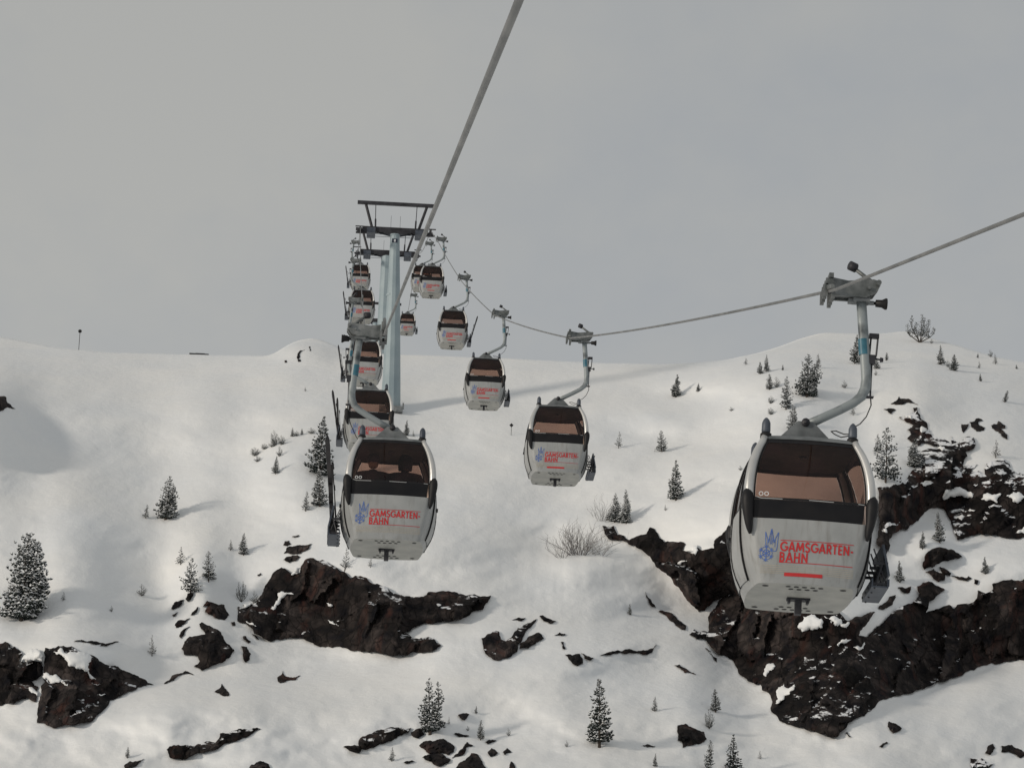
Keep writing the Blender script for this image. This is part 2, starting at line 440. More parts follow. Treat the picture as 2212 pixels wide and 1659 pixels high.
rock('cliff', 'broken upper cliff with rust face above the snowy knoll right of the nearest cabin', V('A',
  (780,1000),(830,985),(1000,970),(1060,930),(1120,830),(1200,790),(1150,720),(1160,690),(1220,640),(1300,610),(1370,600),(1300,580),(1220,560),(1180,590),(1120,560),(1070,520),(1110,480),(1075,430),(1130,390),(1060,360),(990,310),(1040,320),(1060,290),(1140,270),(1130,220),(1170,215),(1180,270),(1210,330),(1270,380),(1290,440),(1340,500),(1430,520),(1510,580),(1505,500),(1535,540),(1560,560),(1640,510),(1720,510),(1740,560),(1720,620),(1640,650),(1660,690),(1620,780),(1750,770),(1700,830),(1830,870),(1850,760),(1940,740),(2000,710),(2060,760),(2090,820),(2211,870),(2450,900),(2700,1010),(2880,1150),(3080,1320),
  (2850,1420),(2600,1480),(2211,1480),(1690,1465),(1560,1510),(1520,1400),(1500,1330),(1450,1240),(1370,1195),(1260,1230),(1150,1340),(1070,1410),(1000,1410),(930,1450),(900,1500),(890,1620),(830,1600),(770,1540)), relief=1.1, snowy=True, patches=[
  V('A', (1420,1110),(1450,1020),(1600,1000),(1720,1060),(1700,1100),(1550,1080)), V('A', (1790,1110),(1820,1060),(1900,1070),(1990,1060),(1950,1150),(1850,1130)),
  V('A', (2040,1080),(2110,1040),(2211,1080),(2260,1100),(2100,1130)), V('A', (1370,610),(1400,590),(1460,630),(1410,640)),
  V('A', (1200,450),(1210,400),(1260,420),(1260,450),(1210,470)), V('A', (1050,310),(1090,290),(1120,300),(1110,330)),
  V('A', (1520,1240),(1600,1220),(1740,1215),(1640,1240)), V('A', (1530,1300),(1700,1270),(1600,1320)), V('A', (1200,960),(1260,930),(1330,950),(1270,975)),
  V('A', (830,1400),(860,1395),(880,1440),(850,1430)), V('A', (2130,1440),(2211,1380),(2260,1390),(2211,1450))])
rock('rock_ledge', 'thin dark ledge with a pointed tail, topmost rock on the right hill', V('A', (910,180),(990,110),(1000,130),(1080,130),(1180,190),(1080,165),(1030,185),(960,190)))
rock('rock_ledge', 'small dark wedge of rock just left below the topmost ledge', V('A', (840,235),(960,240),(910,280)))
rock('rock', 'small upright dark rock at the left end of the row high on the right', V('A', (1600,380),(1670,375),(1660,420),(1620,465),(1605,440)))
rock('rock_ledge', 'dark curved ledge in the middle of the row high on the right', V('A', (1680,360),(1730,350),(1740,330),(1770,320),(1810,345),(1765,360),(1770,385),(1830,410),(1820,440),(1750,450),(1700,410)))
rock('rock_ledge', 'dark ledge drooping to a hook at the right end of the upper row', V('A', (1890,390),(1950,380),(1960,350),(2030,390),(2030,420),(1990,430),(2050,480),(2050,530),(2000,500),(1960,450),(1900,420)))
rock('rock', 'brown hump of rock under the snowy knoll with the two small pines', V('B', (1220,560),(1250,450),(1310,400),(1420,385),(1530,410),(1610,470),(1540,490),(1400,530),(1320,580),(1240,600)), relief=0.5)
rock('rock', 'rounded brown rock just below the brown hump under the knoll', V('B', (1250,620),(1330,590),(1440,640),(1440,700),(1380,720),(1310,660)))
rock('rock', 'narrow slanting rock right of the rounded brown rock below the knoll', V('B', (1390,570),(1500,630),(1490,660),(1420,640)))
rock('rock_ledge', 'low dark ledge on the snow bench right of the knoll rocks', V('B', (1510,655),(1650,680),(1670,660),(1700,680),(1650,710),(1560,690)))
rock('boulder', 'small boulder at the right end of the low ledge on the bench', V('B', (1725,690),(1765,700),(1755,745),(1725,735)))
rock('rock', 'crooked dark rock beside the ski rack of the nearest cabin', V('B', (880,900),(900,860),(960,845),(950,890),(930,940),(880,970),(840,990),(790,980),(800,950)))
rock('rock', 'small dark rock right of the ski rack, above the crooked one', V('B', (980,770),(1060,780),(1110,760),(1100,820),(1060,830)))
rock('boulder', 'wedge shaped boulder alone on the snow at the lower right', V('D', (895,1200),(1020,1270),(990,1300),(930,1320),(880,1250)))
rock('rock', 'thin slanting rock below the wedge shaped boulder at lower right', V('D', (800,1445),(870,1400),(885,1410),(825,1460)))
rock('rock', 'sliver of rock by the foot of the huge cliff', V('D', (470,1310),(490,1305),(525,1355),(500,1350)))
rock('rock', 'upright rock in the bottom right corner group, its middle one', V('D', (1830,1510),(1860,1440),(1910,1420),(1930,1460),(1910,1500),(1880,1530)))
rock('rock', 'snow dusted rock cut by the bottom edge at the far right', V('D', (1690,1560),(1800,1560),(1850,1610),(1910,1610),(1890,1640),(1800,1690),(1690,1680)), snowy=True)
rock('rock_ledge', 'long rock ledge running out of the right edge at the bottom', V('D', (1990,1440),(2090,1430),(2211,1500),(2260,1530),(2170,1560),(2110,1510),(2040,1500),(1990,1500)))

mid_pts = (V('F', (720,860),(720,720),(770,720),(900,690),(930,630),(970,570),(1000,500),(1050,420),(1090,370),(1150,335),(1250,400),(1330,390),(1350,310),(1400,250),(1460,245),(1500,270),(1590,280),(1640,310),(1720,370),(1820,440),(1920,420),(1980,440),(2010,480))
  + V('a', (1640,260),(1720,300),(1830,310),(1850,290),(1950,290),(2050,300),(2120,305),(2090,360),(1990,410),(1900,420),(1800,440),(1745,470),(1790,490),(1870,490),(1905,520),(1880,540),(1700,568),(1600,550))
  + V('F', (2000,1170),(1720,1110),(1640,1120),(1450,1070),(1280,1025),(1180,1030),(1020,1055),(970,1030),(880,980),(800,880)))
rock('cliff', 'wide black cliff band below the near left cabin', mid_pts, relief=1.1, patches=[
  V('F', (1040,740),(1110,590),(1150,570),(1270,600),(1150,640),(1090,740)), V('F', (770,700),(910,680),(900,700),(790,730)),
  V('F', (1240,410),(1340,340),(1320,390)), V('F', (1600,850),(1650,860),(1710,910),(1650,890)), V('F', (800,860),(910,910),(830,890)),
  V('F', (1580,680),(1650,710),(1640,720))])
rock('rock', 'flat dark rock topped by snow between cliff band and near left cabin', V('F', (1170,200),(1200,140),(1300,120),(1440,105),(1420,150),(1330,205),(1250,205)))
rock('rock', 'lens shaped rock just under the flat dark rock above the cliff band', V('F', (1165,260),(1220,230),(1300,215),(1330,230),(1290,270),(1220,290)))
rock('rock', 'small square rock on the upper left corner of the flat dark rock', V('F', (1165,120),(1180,80),(1220,75),(1240,110),(1200,130)))
rock('rock', 'thin sliver of rock, highest left of the near left cabin bottom', V('F', (1250,35),(1320,22),(1300,38)))
rock('boulder', 'tiny boulder in the snow up left of the wide cliff band', V('F', (910,410),(940,390),(950,405),(920,422)))
rock('rock_outcrop', 'big brown outcrop left of the cliff band, narrowing to a foot', V('F', (170,1130),(200,1060),(250,1010),(340,1000),(400,990),(430,950),(520,940),(580,1010),(640,1090),(690,1150),(650,1210),(540,1270),(460,1300),(370,1345),(295,1300),(350,1250),(330,1200),(200,1190)), relief=0.5)
rock('rock_outcrop', 'black block above the brown outcrop, with a snow cap', V('F', (380,720),(420,660),(480,680),(590,700),(610,760),(640,800),(590,850),(540,840),(470,800),(400,770),(440,710)), relief=0.5)
rock('rock', 'slanted dark rib, highest left edge piece above the brown outcrop', V('F', (70,740),(100,680),(190,650),(150,720),(90,750)))
rock('rock', 'dark rib on the left edge level with the black block foot', V('F', (105,900),(150,850),(250,830),(170,910),(120,925)))
rock('rock', 'dark stone under the tall pine at the top of the outcrop', V('F', (210,640),(230,590),(290,580),(260,650),(230,670)))
rock('rock', 'tiny dark stone below the highest rib on the outcrop left edge', V('F', (80,800),(130,770),(120,800),(95,815)))
rock('rock', 'small slanted stone left beside the black block', V('F', (260,800),(330,720),(320,770),(280,800)))
rock('rock', 'jagged dark stone resting on the brown outcrop top', V('F', (345,890),(370,870),(470,920),(520,950),(440,960),(400,980),(360,930)))
rock('rock', 'slanted rib at the left shoulder of the brown outcrop', V('F', (150,1010),(170,960),(250,910),(200,990),(170,1030)))
rock('boulder', 'small dark boulder right of the black block', V('F', (655,870),(690,865),(700,900),(670,905)))
rock('boulder', 'oblong stone at the left foot of the cliff band, the lower of two', V('F', (770,1010),(800,1005),(850,1060),(830,1075),(780,1040)))
rock('boulder', 'oblong stone at the left foot of the cliff band, the upper of two', V('F', (860,985),(900,1000),(930,1040),(900,1030)))
rock('boulder', 'bean shaped boulder between the brown outcrop and the cliff band', V('F', (755,1105),(810,1110),(850,1180),(840,1230),(800,1265),(780,1240),(775,1170)))
rock('rock_ledge', 'arched dark ledge left below the brown outcrop', V('F', (0,1470),(80,1390),(210,1345),(290,1385),(210,1375),(120,1410)))
rock('boulder', 'pear shaped boulder on the shaded snow below the brown outcrop', V('F', (495,1550),(550,1510),(565,1470),(590,1510),(640,1570),(630,1590),(580,1590)))
rock('boulder', 'flat boulder with a snow cap below the middle of the cliff band', V('F', (1105,1410),(1150,1380),(1160,1345),(1190,1400),(1260,1410),(1330,1390),(1290,1430),(1200,1440),(1135,1465),(1110,1440)))

rock('rock_outcrop', 'large angular brown outcrop with snow slab at the lower left', V('E', (440,560),(520,560),(620,540),(700,545),(890,630),(970,690),(1210,780),(1330,830),(1400,860),(1500,920),(1410,930),(1300,980),(1180,1030),(1075,1070),(1050,1130),(970,1200),(850,1290),(700,1320),(520,1345),(480,1320),(360,1290),(365,1180),(380,1080),(400,930),(440,890),(425,760),(440,640)), relief=0.8, patches=[
  V('E', (520,600),(590,560),(620,590),(700,600),(890,640),(860,740),(870,800),(940,870),(870,840),(740,760),(650,690)), V('E', (420,810),(450,800),(560,830),(660,935),(560,900),(440,870)), V('E', (930,920),(980,910),(960,925)), V('E', (945,1020),(1045,1020),(980,1030))])
rock('rock_outcrop', 'black outcrop running out of the left edge at lower left', V('E', (-420,840),(-330,700),(-200,560),(0,520),(50,500),(100,530),(160,570),(220,610),(180,690),(230,700),(300,690),(410,700),(418,770),(400,840),(310,890),(375,940),(360,1080),(310,1080),(280,1050),(150,1100),(0,1125),(-200,1090),(-340,980)), relief=0.8, patches=[V('E', (200,700),(230,640),(300,570),(400,600),(410,690),(300,680)), V('E', (280,945),(330,960),(370,1000),(360,1030))])
rock('rock_ledge', 'thin dark crack line in the snow above the angular outcrop', V('E', (725,492),(860,497),(1000,512),(1160,500),(1100,522),(1040,545),(980,540),(990,520),(860,506)))
rock('rock', 'dark rock cut by the left edge in the blue shadow', V('d', (-60,520),(40,520),(50,560),(105,600),(50,590),(0,620),(-60,630)))

rock('rock_ledge', 'long dark ledge with snow lip near the bottom left', V('a', (720,970),(750,950),(830,955),(930,940),(950,900),(1000,890),(1125,880),(1040,925),(950,960),(860,985),(790,1015),(730,1000)), relief=0.5)
rock('rock_ledge', 'long dark ledge near the bottom, left of the double pine', V('G', (230,1450),(300,1440),(380,1440),(380,1390),(470,1330),(600,1280),(750,1260),(890,1265),(870,1310),(780,1340),(650,1410),(540,1455),(410,1470),(390,1510),(290,1490)), relief=0.5)
rock('rock', 'reddish brown rock at the left foot of the double pine', V('G', (890,1310),(960,1270),(1000,1270),(1020,1330),(960,1370),(900,1340)))
rock('rock', 'brown slab directly below the double pine', V('G', (970,1440),(1010,1400),(1130,1390),(1210,1370),(1320,1460),(1310,1500),(1260,1530),(1200,1510),(1060,1515),(990,1460)), relief=0.5)
rock('rock', 'pointed brown slab under the slab below the double pine', V('G', (1000,1550),(1060,1525),(1200,1520),(1280,1570),(1250,1610),(1170,1640),(1070,1590)))
rock('rock', 'slanting pair of grey rocks right of the pointed brown slab', V('G', (1290,1560),(1400,1460),(1440,1400),(1500,1440),(1430,1460),(1420,1510),(1360,1540)))
rock('rock', 'peaked brown rock on the bottom edge right of the double pine', V('G', (1320,1690),(1480,1510),(1520,1515),(1570,1560),(1660,1690)))
rock('rock', 'dark half moon rock in the snow right of the double pine', V('G', (1350,1140),(1460,1130),(1420,1190),(1390,1185)))
rock('rock_ledge', 'thin dark ledge below the half moon rock', V('G', (1315,1320),(1360,1315),(1460,1340),(1390,1350)))
rock('rock', 'greenish dark stone, the left of two near the bottom right of centre', V('G', (1640,1500),(1680,1460),(1740,1510),(1670,1550)))
rock('rock', 'dark square stone, the right of two near the bottom right of centre', V('G', (1790,1500),(1830,1460),(1875,1500),(1810,1530)))
rock('rock', 'dark streaky stone just below the little pine by the bottom stones', V('G', (1615,1400),(1660,1380),(1725,1385),(1640,1425)))
rock('rock', 'dark stone against the right side of the double pine trunk', V('G', (1140,1240),(1180,1200),(1230,1210),(1200,1250)))
rock('rock', 'dark rock at the bottom edge below the tiny pine, lower left', V('a', (535,1040),(560,1020),(620,1010),(590,1040),(540,1055)))
rock('rock', 'small dark stone right of the tiny pine at the bottom centre', V('G', (820,1600),(900,1580),(925,1590),(850,1615)))
rock('rock', 'brown stone on the bottom edge right of the peaked brown rock', V('G', (1830,1690),(1870,1590),(1910,1640),(1915,1690)))
rock('rock', 'dark stone on the bottom edge between the two long ledges', V('a', (1070,1065),(1085,1035),(1115,1022),(1160,1032),(1180,1065)))

rock('boulder', 'heart shaped brown boulder in the middle of the lower slope', V('G', (1580,390),(1640,350),(1750,325),(1770,400),(1820,420),(1900,330),(2000,260),(2060,240),(2120,200),(2000,360),(1940,450),(1930,520),(1850,580),(1740,610),(1650,570),(1600,500),(1590,440)), relief=0.45)
rock('boulder', 'dark lobe of rock on the right side of the heart shaped boulder', V('G', (1960,440),(2050,370),(2140,335),(2190,390),(2100,450),(2040,490),(1950,490)))
rock('rock_ledge', 'dark tip above the heart shaped boulder', V('b', (410,745),(430,740),(510,775),(470,790)))
rock('rock_ledge', 'thin dark sliver above left of the heart shaped boulder', V('b', (245,768),(325,756),(300,775)))
rock('boulder', 'round brown boulder right of the heart shaped one', V('b', (565,975),(650,970),(670,1000),(670,1030),(640,1045),(600,1020)))
rock('boulder', 'small dark stone touching the round brown boulder', V('b', (660,965),(735,995),(720,1010),(680,1000)))
rock('rock_ledge', 'long thin dark crack under the snow mound at the centre right', V('b', (775,980),(850,955),(960,945),(1060,950),(1115,915),(1090,960),(1030,978),(930,974),(850,972)))
rock('rock_ledge', 'small arched crack above the round brown boulder', V('b', (500,860),(530,843),(570,855),(530,860)))
rock('rock', 'tiny upright stone above the round brown boulder', V('b', (538,900),(555,900),(567,940),(550,942)))
rock('rock_ledge', 'thin dark crack, uppermost on the snow left of the huge cliff', V('b', (1045,600),(1070,640),(1110,695),(1085,690),(1065,655)))
rock('rock_ledge', 'dark slanting ledge on the snow left of the huge cliff', V('b', (1125,715),(1180,720),(1230,750),(1290,800),(1285,830),(1240,810),(1190,770)))
rock('rock', 'flat tapering stone lying left of the huge cliff foot', V('b', (1220,1040),(1250,1035),(1350,1095),(1280,1085)))
rock('boulder', 'squat dark boulder between the small pines right of bottom centre', V('b', (1240,1400),(1290,1390),(1330,1415),(1400,1440),(1415,1480),(1380,1510),(1270,1535),(1265,1500),(1240,1490)), relief=0.45)
rock('rock_ledge', 'thin dark sliver left of the squat dark boulder', V('b', (1030,1520),(1060,1513),(1105,1525),(1060,1532)))
rock('rock', 'small stone on the left rim of the huge cliff, the upper', V('H', (1285,1440),(1345,1475),(1320,1475)))
rock('rock', 'small stone on the left rim of the huge cliff, the lower', V('H', (1330,1490),(1400,1540),(1400,1580),(1370,1550)))
rock('rock', 'hooked dark stone on the snow knoll at the skyline, left of the lift tower', [(641,771),(644,762),(649,757),(658,756),(650,760),(647,765),(647,773),(643,776)])
rock('rock', 'tiny dark stone at the lower right of the hooked one on the skyline knoll', [(643,777),(649,776),(650,780),(644,781)])
rock('rock', 'tiny upright dark stone at the right end of the skyline knoll stones', [(667,749),(670,748),(672,757),(669,758)])
rock('rock', 'tiny dark stone at the left end of the skyline knoll stones', [(614,779),(619,778),(620,782),(615,783)])

# ------------------------------------------------------------------ the mountainside: depth of the slope along each sight line
GX0, GX1, GY0, GY1, GS = -420.0, 2640.0, 680.0, 1960.0, 4.0
gx = np.arange(GX0, GX1 + 1, GS); gy = np.arange(GY0, GY1 + 1, GS)
GXX, GYY = np.meshgrid(gx, gy)

SKY = [(-420, 742), (-200, 726), (-60, 722), (0, 727), (60, 738), (120, 751), (170, 757), (250, 762), (400, 766), (585, 769), (605, 756), (630, 740), (660, 731), (690, 732), (722, 746), (745, 756), (830, 765), (960, 769), (1100, 775), (1300, 784), (1420, 787), (1500, 784), (1570, 777), (1640, 762), (1700, 742), (1740, 728), (1782, 718), (1830, 721), (1890, 722), (1930, 719), (1960, 714), (1985, 722), (2020, 734), (2060, 744), (2130, 766), (2180, 778), (2212, 782), (2300, 800), (2640, 830)]
_sx = np.array([p[0] for p in SKY], float); _sy = np.array([p[1] for p in SKY], float)
def skyline(x):
    x = np.asarray(x, float)
    s = 0
    for o, wgt in ((-16, .2), (-8, .2), (0, .2), (8, .2), (16, .2)):
        s = s + wgt * np.interp(x + o, _sx, _sy)
    return s + 1.6 * fbm(x / 60.0, x * 0 + 3.3, 5, 3)

def poly_mask(pts, X, Y):
    ins = np.zeros(X.shape, bool)
    n = len(pts)
    for i in range(n):
        x1, y1 = pts[i]; x2, y2 = pts[(i + 1) % n]
        if y1 == y2: continue
        c = ((y1 > Y) != (y2 > Y)) & (X < (x2 - x1) * (Y - y1) / (y2 - y1) + x1)
        ins ^= c
    return ins
def blur(a, sx, sy):
    def k1(a, s, ax):
        if s < 0.5: return a
        r = int(3 * s); k = np.exp(-0.5 * (np.arange(-r, r + 1) / s) ** 2); k /= k.sum()
        pad = [(0, 0), (0, 0)]; pad[ax] = (r, r)
        b = np.pad(a, pad, mode='edge')
        out = np.zeros_like(a)
        for i, w in enumerate(k):
            sl = [slice(None), slice(None)]; sl[ax] = slice(i, i + a.shape[ax])
            out += w * b[tuple(sl)]
        return out
    return k1(k1(a, sx, 1), sy, 0)

mask = np.zeros(GXX.shape)
for r_ in ROCKS:
    xs = [p[0] for p in r_['pts']]; ys = [p[1] for p in r_['pts']]
    if max(xs) - min(xs) < 60: continue
    mask = np.maximum(mask, poly_mask(r_['pts'], GXX, GYY))
mask = blur(mask, 9, 3)

# metres of depth per pixel of height in view: small = steep
prof_y = np.array([1960, 1800, 1659, 1500, 1300, 1100, 882, 830, 800, 770, 740, 715, 680], float)
prof_Y = np.array([222, 234, 246, 257, 268, 280.5, 297.6, 305, 310.5, 318, 327, 336, 350], float)
Ybase = np.interp(-GYY, -prof_y, prof_Y)
Ybase = blur(Ybase, 0, 6)
S = -np.gradient(Ybase, GS, axis=0)
def bump(cx_, cy_, sx, sy, amp):
    return amp * np.exp(-(((GXX - cx_) / sx) ** 2 + ((GYY - cy_) / sy) ** 2))
mult = 1 - 0.72 * mask
mult *= 1 + bump(720, 1460, 330, 45, 0.9) + bump(560, 1370, 200, 40, 0.5) + bump(250, 1400, 220, 60, 0.5) + bump(2080, 1120 - 60 + 90, 220, 40, 0.7)
tot0 = S.sum(axis=0)
free = S * np.where(mask < 0.35, 1.0, 0.0)
Sm = S * mult
need = (tot0 - Sm.sum(axis=0)) / np.maximum((free * mult).sum(axis=0), 1e-6)
Sm = Sm + free * mult * need[None, :]
# add up from the bottom row
Tn = np.zeros_like(Sm)
Tn[-1] = Ybase[-1]
for j in range(Sm.shape[0] - 2, -1, -1):
    Tn[j] = Tn[j + 1] + Sm[j] * GS
Tn = blur(Tn, 5, 2)
# large forms
Tn += bump(-95, 880, 200, 145, -14.0)                      # hummock outside the frame on the left, throws the blue shadow
Tn += bump(90, 905, 130, 90, 5.0)                           # hollow beside it
Tn += bump(660, 752, 75, 26, -5.0)                          # snow knoll on the skyline
Tn += np.clip((GXX - 1900) / 320.0, 0, 2) ** 1.2 * 9.0 * np.exp(-((GYY - 860) / 260.0) ** 2)     # the hill turns away to the right
Tn += bump(1560, 905, 120, 55, 3.6) + bump(1450, 855, 110, 28, 2.4) + bump(1490, 960, 140, 34, 2.8)   # hollows on the right hill
Tn += bump(1740, 800, 190, 70, -4.0)
Tn += bump(640, 1010, 120, 90, -3.0) + bump(760, 1000, 70, 90, 2.2)      # rib with the tall pine
Tn += bump(1230, 1250, 90, 60, -1.5) + bump(1180, 1180, 60, 60, 0.8)
Tn += bump(430, 1250, 60, 70, -2.2) + bump(350, 1250, 40, 90, .6)
Tn += bump(1060, 1560, 110, 60, 1.6) + bump(1200, 1530, 110, 60, -1.2) + bump(1360, 1390, 160, 50, -1.4)
Tn += bump(2000, 1165, 70, 45, -2.0)
# small forms
dune = fbm(GXX / 330.0 + GYY / 900.0, GYY / 130.0, 11, 3, 0.38)
Tn += 3.3 * dune * (1 - 0.6 * np.exp(-(((GXX - 250) / 350.0) ** 2 + ((GYY - 1120) / 180.0) ** 2)))
_ss = lambda t: np.clip(t, 0, 1) ** 2 * (3 - 2 * np.clip(t, 0, 1))
Tn += 8.0 * _ss((GXX - 950) / 750.0) * np.exp(-((GYY - 1340) / 190.0) ** 2)      # lower slope turns towards the gully
Tn += 7.0 * _ss((GXX - 1850) / 420.0) * np.exp(-((GYY - 1640) / 170.0) ** 2)
Tn += bump(520, 1455, 420, 42, 1.8) - bump(500, 1545, 420, 45, 1.0)
Tn += 0.36 * fbm(GXX / 95.0 + GYY / 200.0, GYY / 40.0, 23, 4, 0.55)
flute = fbm(GXX / 22.0, GYY / 160.0, 31, 2) * np.exp(-(((GXX - 1190) / 110.0) ** 2 + ((GYY - 1240) / 75.0) ** 2))
Tn += 0.12 * flute
lump = np.exp(-((GYY - 1600) / 90.0) ** 2)
Tn += lump * 0.45 * fbm(GXX / 45.0, GYY / 24.0, 41, 2)

def depth(x, y):
    x = np.clip((np.asarray(x, float) - GX0) / GS, 0, len(gx) - 1.001); y = np.clip((np.asarray(y, float) - GY0) / GS, 0, len(gy) - 1.001)
    i, j = x.astype(int), y.astype(int); u, v = x - i, y - j
    return (Tn[j, i] * (1 - u) + Tn[j, i + 1] * u) * (1 - v) + (Tn[j + 1, i] * (1 - u) + Tn[j + 1, i + 1] * u) * v
fwn, rtn, upn = np.array(fw), np.array(rt), np.array(up)
def atn(x, y, Y):
    d = fwn + ((x - CX) / FPX)[..., None] * rtn + ((CY - y) / FPX)[..., None] * upn
    return d * (Y / d[..., 1])[..., None]
def ground(x, y):
    return at(x, y, float(depth(x, y)))

# snow sheet: in view sampled finely, then carried on towards the camera, over the crest and out to both sides
cols = np.concatenate([np.arange(-420, -60, 20), np.arange(-60, 2272, 4.0), np.arange(2272, 2641, 20)])
NV = 300
ys_ = skyline(cols)
vv = np.linspace(0, 1, NV) ** 1.0
rows = 1956 + (ys_[None, :] - 1956) * vv[:, None]
XX = np.repeat(cols[None, :], NV, 0)
P = atn(XX, rows, depth(XX, rows))
front = []
p0 = P[0]
for Yf, zf in ((205, 15), (180, 4), (150, -6), (110, -14), (60, -22), (0, -30), (-80, -48), (-200, -80)):
    q = p0.copy(); q[:, 1] = Yf + (p0[:, 1] - p0[:, 1].mean()) * max(0, Yf) / 230.0
    q[:, 0] = p0[:, 0] * (1 + (228 - Yf) * 0.006)
    q[:, 2] = zf + (p0[:, 2] - p0[:, 2].mean()) * max(0.0, Yf) / 230.0 + 2 * fbm(q[:, 0] / 30, q[:, 1] / 30, 3, 2)
    front.append(q)
back = []
pe = P[-1]
for dY in (1.5, 4, 9, 18, 35, 60, 100, 160, 240, 360, 520, 700):
    q = pe.copy()
    q[:, 1] = pe[:, 1] + dY
    q[:, 0] = pe[:, 0] * (1 + dY * 0.004)
    zs = pe[:, 2] * (1 + 0) + dY * 0.255 - np.minimum(dY, 60) * 0.06
    zm = pe[:, 2].mean() + dY * 0.255 - 4
    k = min(1, dY / 240.0)
    q[:, 2] = zs * (1 - k) + zm * k + min(dY, 40) * 0.06 * fbm(q[:, 0] / 25, q[:, 1] / 25, 9, 3)
    back.append(q)
ALL = np.concatenate([np.array(front[::-1]), P, np.array(back)], 0)
# sides
left = []; right = []
for k_ in (8, 20, 45, 90, 170, 300, 500):
    l_ = ALL[:, 0].copy(); l_[:, 0] -= k_; l_[:, 1] -= 0.10 * k_; l_[:, 2] += 0.02 * k_ + 0.05 * k_ * vnoise(l_[:, 0] / 40, l_[:, 1] / 40, 77)
    r2_ = ALL[:, -1].copy(); r2_[:, 0] += k_; r2_[:, 2] += -0.05 * k_ + 0.05 * k_ * vnoise(r2_[:, 0] / 40, r2_[:, 1] / 40, 78)
    left.append(l_); right.append(r2_)
ALL = np.concatenate([np.stack(left[::-1], 1), ALL, np.stack(right, 1)], 1)
nr, nc = ALL.shape[:2]
idx = np.arange(nr * nc).reshape(nr, nc)
quads = np.stack([idx[:-1, :-1], idx[:-1, 1:], idx[1:, 1:], idx[1:, :-1]], -1).reshape(-1, 4)
me = bpy.data.meshes.new("snow_slope")
me.vertices.add(nr * nc); me.vertices.foreach_set("co", ALL.reshape(-1).astype(np.float32))
me.loops.add(quads.size); me.loops.foreach_set("vertex_index", quads.reshape(-1).astype(np.int32))
me.polygons.add(len(quads)); me.polygons.foreach_set("loop_start", (np.arange(len(quads)) * 4).astype(np.int32))
me.polygons.foreach_set("loop_total", np.full(len(quads), 4, np.int32))
me.polygons.foreach_set("use_smooth", np.ones(len(quads), bool))
me.update(calc_edges=True)
me.materials.append(M['snow'])
snow_slope = mobj("snow_slope", me)
tag(snow_slope, "wide snow covered mountainside under the lift", kind="structure")

# ------------------------------------------------------------------ rock bodies
def seg_dist(px, py, pts):
    d = np.full(px.shape, 1e9)
    n = len(pts)
    for i in range(n):
        x1, y1 = pts[i]; x2, y2 = pts[(i + 1) % n]
        dx, dy = x2 - x1, y2 - y1
        t = np.clip(((px - x1) * dx + (py - y1) * dy) / max(dx * dx + dy * dy, 1e-9), 0, 1)
        d = np.minimum(d, (px - x1 - t * dx) ** 2 + (py - y1 - t * dy) ** 2)
    return np.sqrt(d)
def rough_outline(pts, step, amp, rng):
    def sub(p, q, lev):
        L_ = math.hypot(q[0] - p[0], q[1] - p[1])
        if L_ < step or lev > 5: return [p]
        o = (rng.random() - 0.5) * amp * min(L_, 24)
        m = ((p[0] + q[0]) / 2 - (q[1] - p[1]) / L_ * o, (p[1] + q[1]) / 2 + (q[0] - p[0]) / L_ * o)
        return sub(p, m, lev + 1) + sub(m, q, lev + 1)
    out = []
    for i in range(len(pts)):
        out += sub(pts[i], pts[(i + 1) % len(pts)], 0)
    return out
def fill_outline(pts, gap, rng):
    xs = [p[0] for p in pts]; ys = [p[1] for p in pts]
    X, Y = np.meshgrid(np.arange(min(xs), max(xs) + gap, gap), np.arange(min(ys), max(ys) + gap, gap))
    jit = np.random.default_rng(rng.randrange(10 ** 6))
    X = X + jit.uniform(-.42, .42, X.shape) * gap; Y = Y + jit.uniform(-.42, .42, Y.shape) * gap
    X, Y = X.ravel(), Y.ravel()
    k = poly_mask(pts, X, Y)
    X, Y = X[k], Y[k]
    if len(X):
        k = seg_dist(X, Y, pts) > gap * 0.45
        X, Y = X[k], Y[k]
    n = len(pts)
    allp = [Vector(p) for p in pts] + [Vector((a, b)) for a, b in zip(X, Y)]
    v2, e2, f2, ov, oe, of = delaunay_2d_cdt(allp, [(i, (i + 1) % n) for i in range(n)], [], 1, 1e-4)
    return v2, [f for f in f2]
